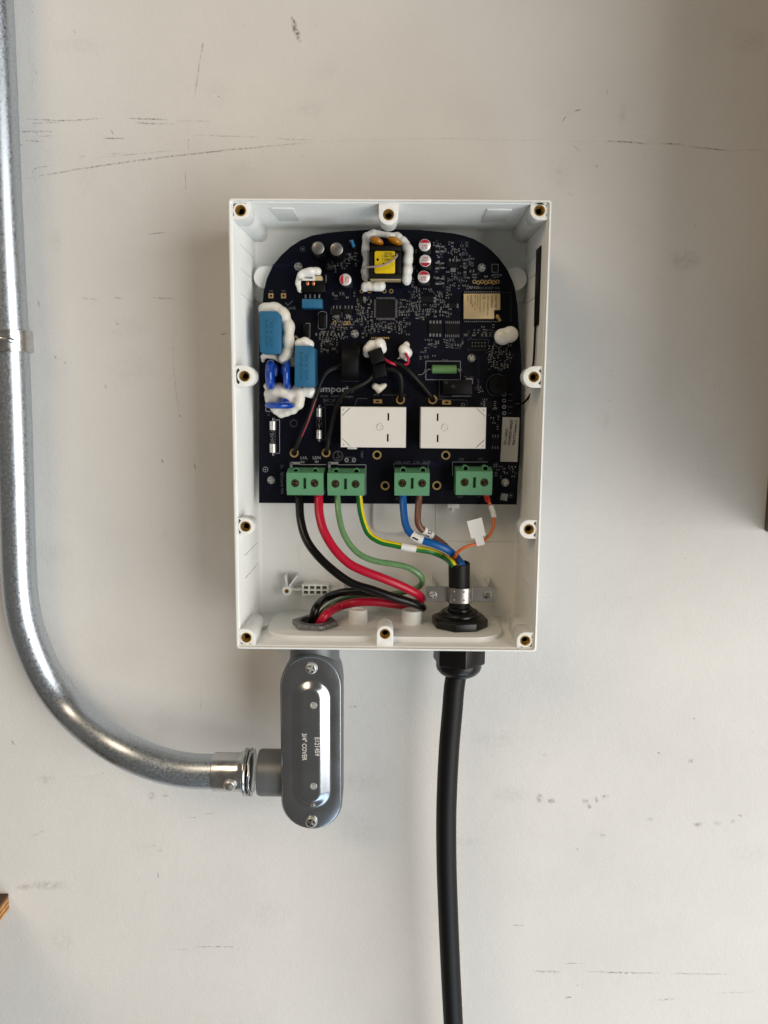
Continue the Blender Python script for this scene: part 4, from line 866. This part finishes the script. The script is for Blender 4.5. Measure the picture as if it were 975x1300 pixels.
# ================================================================ WIRING
TB = DP+9
def wire(name, label, pts, r_, mt, n=9, grp=None):
    P = spline([V(*p) for p in pts], n); 
    return obj(name, tube(P, r_, 16), mt, label=label, cat='wire', smooth=60), P
LO = zp-4
def down(x_, d_, z_): return Vector((x_, -d_, z_))
def wire3(name, label, pts, extra, r_, mt):
    P = spline([V(*p) for p in pts]+extra, 9); return obj(name, tube(P, r_, 18), mt, label=label, cat='wire', smooth=60)
wire3('power_wire', 'thick black insulated wire looping from the leftmost green terminal down to the metal conduit nut',
      [(379, 618, TB), (380, 634, TB+3), (381.7, 660, TB+12), (388.5, 684, TB+18), (402.5, 704.5, TB+22), (424, 725, TB+24), (447, 740.5, TB+24), (473, 749, TB+23), (500, 758.5, TB+21), (518, 764, TB+18), (532, 769.2, TB+13), (536.5, 771.5, TB+6), (533, 769, TB-2), (520, 764, TB-6), (500, 758, TB-6), (478, 753, TB-5), (455, 750.8, TB-5), (432, 752.5, TB-7), (413, 760, TB-10), (401, 772, hd+1)], [down(at(396, 785, hd)[0], hd, zp+1), down(at(395, 790, hd)[0], hd, zp-2.6)], 2.75, 'wire_black')
wire3('power_wire', 'thick red insulated wire looping from the leftmost green terminal down to the metal conduit nut',
      [(403, 618, TB), (404.5, 634, TB+3), (405.6, 654, TB+9), (411.5, 675, TB+14), (424.5, 697, TB+17), (442.5, 715, TB+18), (462, 725, TB+18), (483, 733, TB+17), (503, 741, TB+15), (519, 748.5, TB+12), (530, 754.5, TB+8), (535, 760, TB+1), (530, 765, TB-7), (514, 768, TB-10), (497, 766.5, TB-9), (474, 764, TB-7), (450, 765, TB-6), (430, 770.5, TB-8), (414, 780, hd+3)], [down(at(405, 787, hd+2)[0], hd+2, zp+1), down(at(402, 791, hd+2)[0], hd+2, zp-2.6)], 2.95, 'wire_red')
rw = V(404, 629.5, TB+1)
for ob_ in [o_ for o_ in bpy.data.objects if o_.get('label', '').startswith('thick red')]:
    obj('copper_strand', [tube([rw+Vector((q*.55, -.3*(q % 2), 2.4)), rw+Vector((q*.62, -1.2-.2*(q % 2), -1.2))], .3, 6) for q in range(-4, 5)], 'copper', ob_)
wire3('ground_wire', 'thinner green insulated wire curling from the second green terminal behind the red wire',
      [(428, 618, TB), (428.5, 634, TB+2), (430.3, 655, TB+6), (436, 677, TB+9), (447.5, 695.5, TB+10), (461, 706.5, TB+10), (479, 712.8, TB+9), (499, 716, TB+8), (517, 720, TB+7), (530, 727.5, TB+6), (536, 735.5, TB+3), (533, 743.5, TB-3), (522, 749, TB-8), (500, 754, TB-14), (470, 757, TB-16), (445, 758.5, TB-15), (425, 766, TB-14), (409, 778, hd-3)], [down(at(401, 787, hd-4)[0], hd-4, zp+1), down(at(400, 791, hd-4)[0], hd-4, zp-2.6)], 2.0, 'wire_green')

# charging cable: jacket, four conductors, marker sleeves
cab2 = thing('charging_cable', 'thick black charging cable hanging from the box, its coloured conductors fanned out above', 'cable', V(577, 1290, gd))
cpx = [(577, 870), (574, 905), (570.5, 945), (568, 990), (566.5, 1040), (567, 1100), (569, 1160), (571.5, 1220), (575, 1290), (578, 1345), (580, 1400), (583, 1520), (584, 1700), (580, 1950)]
gzc = zp-8
jr = 13.7*mmpx(gd)
obj('jacket', [tube(spline([V(583, 716.5, gd+5), V(583, 735, gd+4), V(583.2, 755, gd+2), V(583.4, 775, gd)]+[Vector((gx, -gd, z)) for z in (zp+2, zp-8, zp-24)]+[V(x, y, gd+1) for x, y in cpx], 9), jr, 28)], 'jacket', cab2, smooth=60)
# open mouth of the cut jacket
e0 = V(583, 716.5, gd+5); ax = (V(583, 716.5, gd+5)-V(583, 735, gd+4)).normalized()
obj('jacket_mouth', [lathe(e0, ax, [(jr, -1), (jr+.05, .6), (jr-.3, 1.1), (jr-1.3, 1.1), (jr-1.6, .2), (jr-1.7, -.5)], 28), lathe(e0, ax, [(jr-1.65, 0), (jr-1.65, .15)], 24)], 'jacket', cab2)
JD = gd+5
def cond(label, pts, r_, mt, **k):
    P = spline([V(*p) for p in pts], 9)
    if isinstance(mt, list): g_ = tube(P, r_, 20, split=k['split'], up=k['up'])
    else: g_ = tube(P, r_, 16)
    return obj('conductor', g_, mt, cab2, label=label, smooth=60), P
def sleeve(P, i0, i1, r_, parent, mt='paper'):
    return obj('marker_sleeve', [tube(P[i0:i1], r_, 20)], mt, parent, smooth=60)
yg, P = cond('yellow and green striped conductor', [(454.5, 618, TB), (456.3, 634, TB+1), (458.3, 650, TB+3), (462.6, 666, TB+5), (469, 678.5, TB+6), (483, 687.5, TB+7), (500, 691.5, TB+7), (517, 695, TB+7), (533, 697.5, TB+6), (547, 700, TB+5), (562, 706, TB+2), (574, 715, JD+3), (578, 724, JD+1)], 2.15, ['wire_dkgreen', 'wire_yellow'], split=(0, 10), up=(-.25, 1, 0))
i0 = min(range(len(P)), key=lambda i: (P[i]-V(509.5, 694, TB+7)).length); i1 = min(range(len(P)), key=lambda i: (P[i]-V(527, 697, TB+6.5)).length)
sleeve(P, i0, i1+1, 2.65, yg)
bl, P = cond('blue conductor', [(510.5, 618, TB), (511.5, 634, TB+2), (512.5, 650, TB+5), (515, 666, TB+8), (521, 677, TB+10), (533, 684.5, TB+11), (552, 691, TB+11), (568, 698, TB+9), (579.5, 707.5, TB+3), (586, 717, JD+3), (588, 726, JD+1)], 2.5, 'wire_blue')
i0 = min(range(len(P)), key=lambda i: (P[i]-V(523.5, 679.5, TB+10.5)).length); i1 = min(range(len(P)), key=lambda i: (P[i]-V(537, 686, TB+11)).length)
sl = sleeve(P, i0, i1+1, 3.05, bl)
def sleeve_mark(P, i, r_, s_, parent, ht, wd, side):
    t = (P[i+1]-P[i-1]).normalized(); n_ = (OUT-t*OUT.dot(t)).normalized(); v_ = n_.cross(t)
    n2 = (n_*math.cos(R(side))+v_*math.sin(R(side))).normalized(); v2 = n2.cross(t)
    g_ = textw(s_, (0, 0, 0), wd, ht, (1, 0, 0), (0, 1, 0))
    vs_ = []
    for q in g_[0]:                                          # wrap the letters round the sleeve
        a = q.x/r_; vs_.append(P[i]+n2*math.cos(a)*(r_+.08)+v2*math.sin(a)*(r_+.08)+t*q.y)
    obj('sleeve_print', (vs_, g_[1]), 'ink', parent.parent, smooth=0)
sleeve_mark(P, (i0+i1)//2, 3.05, 'L1', sl, 4.2, 6.0, 35)
br, P = cond('brown conductor', [(533, 618, TB), (531.8, 634, TB+1), (530.6, 650, TB+4), (530.5, 662, TB+6), (534, 670.5, TB+6), (541, 675.5, TB+4), (549, 681, TB), (557, 686.5, TB-3), (566, 694, TB-5), (573, 702, JD-6), (579, 713, JD-4), (581, 726, JD-3)], 2.2, 'wire_brown')
i0 = min(range(len(P)), key=lambda i: (P[i]-V(536.5, 672.5, TB+5)).length); i1 = min(range(len(P)), key=lambda i: (P[i]-V(547.5, 679.5, TB+1)).length)
sl = sleeve(P, i0, i1+1, 2.9, br); sleeve_mark(P, (i0+i1)//2, 2.9, 'N2', sl, 3.6, 5.4, 20)
og, P = cond('thin orange conductor with a red ferrule', [(615.5, 618, TB), (618, 631, TB), (622, 640, TB+2), (626, 651, TB+4), (627, 662, TB+6), (624.7, 673, TB+8), (618, 683.5, TB+10), (608.5, 689.5, TB+12), (594, 693.5, TB+14), (583, 699.5, TB+13), (578.3, 706, TB+10), (579, 713, TB+4), (581.5, 720, JD+5), (582, 728, JD+2)], 1.05, 'wire_orange')
q0 = min(range(len(P)), key=lambda i: (P[i]-V(621, 638, TB+1.5)).length)
obj('ferrule', tube(P[4:q0+1], [1.9]*(q0-4-2)+[1.6, 1.3, 1.15], 14), 'ferrule_red', og)
i0 = min(range(len(P)), key=lambda i: (P[i]-V(623, 642.5, TB+2.5)).length); i1 = min(range(len(P)), key=lambda i: (P[i]-V(627, 657.5, TB+5)).length)
sleeve(P, i0, i1+1, 1.75, og)
fl = pxpoly([(592.7, 662), (611.5, 656.8), (616.8, 679.6), (613, 681.2), (615.8, 691), (606, 693.6), (602.6, 683.2), (598.4, 684)], TB+13.6)
obj('flag_label', prism(fl, [], TB+13.4, TB+13.65), 'paper', og)

# cable clamp
cl = thing('cable_clamp', 'steel saddle clamp screwed over the black cable above the gland', 'clamp', V(583, 765, 24))
ED = gd+4.0; FD = gd+10.2                                   # depth of the ears and of the saddle's crown
zt = at(583, 747.6, FD)[1]; zb = at(583, 767, FD)[1]; xl = at(540.5, 755, ED)[0]; xr = at(627.5, 755, ED)[0]; cxm = at(583.4, 755, gd+3)[0]
sr = jr+.3; ah = FD-ED
prof = [(xl, ED-1), (xl, ED), (cxm-sr-1.0, ED)]
prof += [(cxm-(sr+1)*math.cos(R(a)), ED+ah*math.sin(R(a))**.7) for a in range(9, 180, 9)]
prof += [(cxm+sr+1.0, ED), (xr, ED), (xr, ED-1), (cxm+sr, ED-1)]
prof += [(cxm+sr*math.cos(R(a)), ED-1+ah*math.sin(R(a))**.7) for a in range(9, 180, 9)]+[(cxm-sr, ED-1)]
obj('strap', prism(prof, [], zb, zt, 'xd'), 'steel', cl, bevel=.2, seg=1)
dm = []
for a in (40, 75, 120):
    for zz in (zb+(zt-zb)*.25, zb+(zt-zb)*.8):
        nn = Vector((math.cos(R(a)), -math.sin(R(a)), 0)); dm.append(ellipsoid(Vector((cxm+(sr+1)*math.cos(R(a)), -(ED+ah*math.sin(R(a))**.7-.25), zz)), .8, .6, .8, 10, 8))
obj('dimple', dm, 'steel', cl)
for px in (549.3, 618.6): obj('clamp_screw', screw_geo(V(px, 755.2, ED), 2.75, 1.9, turn=rnd.uniform(0, 90)), 'silver', cl)

# cable gland: nut inside, hexagon and dome outside
gl = thing('cable_gland', 'black plastic cable gland with faceted nuts above and below the box floor', 'cable gland', (gx, -gd, Z0-20))
def hexa(r_, n=6, ph=0): return [(gx+r_*math.cos(R(ph+360*i/n)), gd+r_*math.sin(R(ph+360*i/n))) for i in range(n)]
def loft(loops):
    """loops: (2D xd points, z)"""
    n = len(loops[0][0]); vs_ = [Vector((x, -d_, z)) for l, z in loops for x, d_ in l]; fs_ = []
    for j in range(len(loops)-1):
        for i in range(n): fs_.append([j*n+i, j*n+(i+1) % n, (j+1)*n+(i+1) % n, (j+1)*n+i])
    fs_ += [list(range(n)), [(len(loops)-1)*n+i for i in range(n)]]
    return (vs_, fs_)
nut = lambda r_: hexa(r_, 8, 14)
obj('lock_nut', [loft([(nut(GR*.97), zp), (nut(GR), zp+.8), (nut(GR), zp+5.2), (nut(GR*.9), zp+6.6), (nut(GR*.72), zp+7.4)]), lathe((gx, -gd, zp+6), UP, [(GR*.7, 0), (GR*.7, 2.6), (GR*.62, 4.2), (GR*.5, 4.6)], 32), lathe((gx, -gd, zp+6), UP, [(jr+1.6, 0), (jr+1.6, 6), (jr+1.2, 6.6)], 32)], 'gland', gl, bevel=.4, smooth=30)
gr2 = 33.2*mmpx(gd)
obj('gland_body', [lathe((gx, -gd, Z0-2.2), UP, [(gr2*.93, 0), (gr2*.93, 2.4)], 32), loft([(hexa(gr2*.98, 6, 20), Z0-2), (hexa(gr2*1.06, 6, 20), Z0-2.8), (hexa(gr2*1.06, 6, 20), Z0-18.8), (hexa(gr2*1.0, 6, 20), Z0-19.8)])], 'gland', gl, bevel=.5, smooth=30)
obj('dome_nut', [lathe((gx, -gd, Z0-19.4), -UP, [(gr2*.9, 0), (gr2*.9, 3.2), (gr2*.86, 5.2), (gr2*.74, 7.6), (gr2*.58, 9.1), (jr+.6, 9.6)], 36)], 'gland', gl, smooth=50)

# ================================================================ CONDUIT SIDE
HZ = at(395, 981, hd)[1]                                   # height of the side hub
lnx = hx
nutt = thing('conduit_locknut', 'cast metal locknut on the box floor where the power wires enter', 'locknut', (hx, -hd, zp))
hn = [(hx+15.4*math.cos(R(60*i+8)), hd+15.4*math.sin(R(60*i+8))) for i in range(6)]
obj('nut_ring', prism(hn, [circ(hx, hd, 10.4, 30)], zp+.05, zp+3.4, 'xd'), 'cast_nut', nutt, bevel=.5)
obj('threaded_sleeve', [lathe((hx, -hd, zp-3), UP, [(9.4, 0), (9.4, 6.8), (10.3, 6.8), (10.3, 0)], 30, closed=True), lathe((hx, -hd, zp-3), UP, [(9.5, .1), (9.5, .5)], 24)], 'cast_grey', nutt)

lb = thing('conduit_fitting', 'grey cast conduit fitting with oval steel cover, below the white box', 'conduit fitting', (at(395, 1045, hd)[0], -hd, at(395, 1052, hd)[1]))
CV = hd+20.5                                               # front of the cover
lx0, lx1 = at(357.2, 943, CV)[0], at(433.4, 943, CV)[0]; lz1, lz0 = at(395, 834.2, CV)[1], at(395, 1052.6, CV)[1]
lcx, lcz = (lx0+lx1)/2, (lz0+lz1)/2; hw, hl = (lx1-lx0)/2, (lz1-lz0)/2
def stad(a, l, n=16):
    c = l-a; p = [(lcx+a*math.cos(R(180*i/n)), lcz+c+a*math.sin(R(180*i/n))) for i in range(n+1)]
    return p+[(lcx+a*math.cos(R(180+180*i/n)), lcz-c+a*math.sin(R(180+180*i/n))) for i in range(n+1)]
def stadloft(rows):
    L = [stad(a, l) for a, l, d_ in rows]; n = len(L[0]); vs_ = [Vector((x, -d_, z)) for l, (a, b_, d_) in zip(L, rows) for x, z in l]; fs_ = []
    for j in range(len(rows)-1):
        for i in range(n): fs_.append([j*n+i, j*n+(i+1) % n, (j+1)*n+(i+1) % n, (j+1)*n+i])
    fs_ += [list(range(n)), [(len(rows)-1)*n+i for i in range(n)]]
    return (vs_, fs_)
obj('fitting_body', [stadloft([(hw*.80, hl*.94, max(.6, hd-19)), (hw*.95, hl*.985, hd-13), (hw*1.02, hl*1.006, hd), (hw*1.03, hl*1.01, CV-3), (hw*1.03, hl*1.01, CV-1.6), (hw*.9, hl*.96, CV-1.55)])], 'cast_grey', lb, smooth=45)
obj('top_hub', lathe((hx, -hd, Z0-.3), -UP, [(15.8, 0), (16.2, 3), (16.4, 16), (15, 24)], 36), 'cast_grey', lb)
sx0 = at(329, 981, hd)[0]; obj('side_hub', lathe((lcx, -hd, HZ), -RT, [(15.5, 0), (15.6, lcx-sx0-1.5), (15.0, lcx-sx0)], 36), 'cast_grey', lb)
k1 = (745-540)/(812-475)*hw; k2 = (695-595)/(812-475)*hw
l1 = (1000-285)/(1120-150)*hl; l2 = (960-335)/(1120-150)*hl
prof_c = [(hw*.97, hl*.99, CV-1.5), (hw, hl, CV-1.2), (hw, hl, CV-.7), (hw-.5, hl-.5, CV-.15), (hw-1.0, hl-1.0, CV), (k1+1.6, l1+1.6, CV)]
for i_ in range(9):
    t = i_/8; e_ = t*t*(3-2*t)*.55+t*.45; prof_c.append((k1+.5+(k2-k1-.6)*t, l1+.5+(l2-l1-.6)*t, CV+3.1*e_))
prof_c.append((k2-1.2, l2-1.2, CV+3.12))
cov = obj('cover', [stadloft(prof_c)], 'cover', lb, smooth=30)
for py in (847.8, 1042.6): obj('cover_screw', screw_geo(V(395.3, py, CV), 4.0, 2.6, turn=rnd.uniform(0, 90)), 'silver', lb)
for py in (895.4, 998): obj('rivet', [lathe(V(398, py, CV+3.1), OUT, [(2.4, 0), (2.2, .45), (1.7, .5), (1.4, .1), (.7, .1), (.5, .45), (.1, .5)], 20)], 'silver', cov)
obj('cover_lettering', [textw('3/4" COVER', V(386.6, 948.5, CV+3.25), 38*mmpx(CV), 6.2*mmpx(CV), (0, 0, -1), (1, 0, 0)), textw('E121459', V(402.8, 948, CV+3.25), 26*mmpx(CV), 6.2*mmpx(CV), (0, 0, -1), (1, 0, 0))], 'cover_relief', cov, smooth=0)

con = thing('conduit_connector', 'shiny zinc connector with set screw joining the pipe to the grey fitting', 'connector', V(295, 1005, hd))
xa, xb, xc, xd_ = (at(p_, 981, hd)[0] for p_ in (271.5, 303, 316, 329))
AX = Vector((xa, -hd, HZ))
obj('connector_barrel', lathe(AX, RT, [(11.9, 0), (12.6, .1), (12.9, .8), (12.9, xb-xa), (13.4, xb-xa+2), (15.2, xc-xa-1), (15.6, xc-xa)], 36), 'zinc', con, smooth=45)
ln = [(16.4 if i % 2 else 15.2) for i in range(24)]
vs_, fs_ = [], []
for j, (k, off) in enumerate(((.9, 0), (1, .6), (1, 2.2), (.9, 2.8))):
    for i in range(24):
        a = 2*math.pi*i/24; vs_.append(Vector((xc+.3+off+(.5 if (i//2) % 2 else 0), -hd+ln[i]*k*math.cos(a), HZ+ln[i]*k*math.sin(a))))
for j in range(3):
    for i in range(24): fs_.append([j*24+i, j*24+(i+1) % 24, (j+1)*24+(i+1) % 24, (j+1)*24+i])
fs_ += [list(range(24)), [72+i for i in range(24)]]
obj('ring_nut', (vs_, fs_), 'zinc', con, bevel=.4, smooth=50)
obj('flange_ring', lathe((xc-3.2, -hd, HZ), RT, [(14.6, 0), (15.9, .6), (16.2, 1.6), (15.7, 2.6), (14.6, 3)], 36), 'zinc', con, smooth=60)
sc_ = Vector((at(291.7, 981, hd+12)[0], -hd, HZ)); sd = Vector((0, -math.cos(R(13)), -math.sin(R(13))))
obj('set_screw', screw_geo(sc_+sd*12.6, 4.3, 3.0, sd, turn=30), 'silver', con)

emt = thing('metal_conduit', 'galvanised steel pipe running down the left and bending towards the fitting', 'pipe', V(24, 1000, 16))
pr = 11.7; DW = min(hd, 16.5)
path = [(-95, -1000, DW), (-50, -520, DW), (-16, -120, DW), (-6.5, 0, DW), (5, 300, DW), (13.5, 420, DW), (19.8, 600, DW), (22.3, 700, DW), (25, 750, DW), (29.5, 783, DW), (38.5, 815, DW), (61.5, 868, DW+1), (98, 912, DW+2), (143, 946, hd-1), (192, 969, hd), (237, 979, hd)]
pp = spline([V(*p) for p in path]+[Vector((xa-3, -hd, HZ)), Vector((xa+4, -hd, HZ))], 10)
for _ in range(60): pp = [pp[0]]+[(pp[i-1]+pp[i]*2+pp[i+1])/4 for i in range(1, len(pp)-1)]+[pp[-1]]
obj('pipe', tube(pp, pr, 40), 'galv', emt, smooth=70)
nick = []
for px, py, a_, b_ in ((37, 812, 2, 3), (33, 826, 3.2, .7), (39, 826.5, 2.6, .8), (25, 832, 1.8, 1.2), (40, 839, 1.2, 1.2), (29, 844, 2.2, .6), (43, 846, .9, 2), (26, 815, .8, 1.4)):
    q = min(pp, key=lambda v: (v-V(px, py, DW)).length); c = V(px, py, DW+8)
    for _ in range(4):                                       # settle the mark on the pipe's surface
        v = c-q; t_ = (pp[pp.index(q)+1]-q).normalized(); v -= t_*v.dot(t_); h_ = min(pr*.96, math.hypot(v.x, v.z)); dd = DW+math.sqrt(max(.1, pr*pr-h_*h_)); c = V(px, py, dd)
    nick.append(ellipsoid(c, a_*.3, .12, b_*.3, 10, 6))
obj('pipe_nick', nick, 'core', emt)

stp = thing('conduit_strap', 'zinc one-hole strap fixing the steel pipe to the wall at the left border', 'pipe strap', V(13, 447, 2))
c0 = V(13, 432.5, DW); zt, zb = at(13, 419, DW+8)[1], at(13, 446.5, DW+8)[1]; ro = pr+2.8; ri = pr+.1
prof = [(c0.x+ro*math.cos(R(a)), DW+ro*math.sin(R(a))) for a in range(-50, 231, 10)]+[(c0.x+ri*math.cos(R(a)), DW+ri*math.sin(R(a))) for a in range(230, -51, -10)]
obj('strap_band', prism(prof, [], zb, zt, 'xd'), 'zinc', stp, bevel=.25, seg=1)
ex1 = at(40.5, 433, 2)[0]; ea = [(c0.x+7, zb), (ex1-3, zb), (ex1, zb+4), (ex1, zt-4), (ex1-3, zt), (c0.x+7, zt)]
hc = (at(34.5, 433.5, 2)[0], (zb+zt)/2)
obj('strap_ear', prism(ea, [circ(hc[0], hc[1], 2.1, 18)], .4, 3.4), 'zinc', stp, bevel=.25, seg=1)
obj('strap_screw', screw_geo((hc[0], -.6, hc[1]), 1.9, 1.2), 'silver', stp)
obj('strap_rib', tube(spline([Vector((c0.x-10, -DW-8, (zb+zt)/2+1)), Vector((c0.x-3, -DW-13, (zb+zt)/2+1)), Vector((c0.x+4, -DW-12.6, (zb+zt)/2+.5)), Vector((c0.x+7, -DW-11, (zb+zt)/2-.5))], 6), 2.2, 12), 'zinc', stp)

# ================================================================ antenna on the right inner wall
an = thing('antenna', 'black antenna strip with thin lead along the right inner wall of the box', 'antenna', V(684, 414, 60))
zt, zb = at(686, 313, 62)[1], at(683, 413, 62)[1]
obj('antenna_strip', box(IX1-1.0, IX1-.35, zb, zt, 51, 66), 'blackp', an, bevel=.2, seg=1)
obj('antenna_lead', tube(spline([Vector((IX1-1.3, -60, zb+2)), Vector((IX1-1.5, -60, zb-4)), Vector((IX1-1.6, -60, at(683, 440, 60)[1])), Vector((IX1-1.8, -59, at(682, 462, 59)[1])), Vector((IX1-3, -55, at(680, 482, 55)[1])), V(676.5, 494, 46), V(672, 503, 40), V(666, 510.5, 34), V(661, 512.5, 30), V(655, 513, 29)], 8), .75, 10), 'wire_black', an)
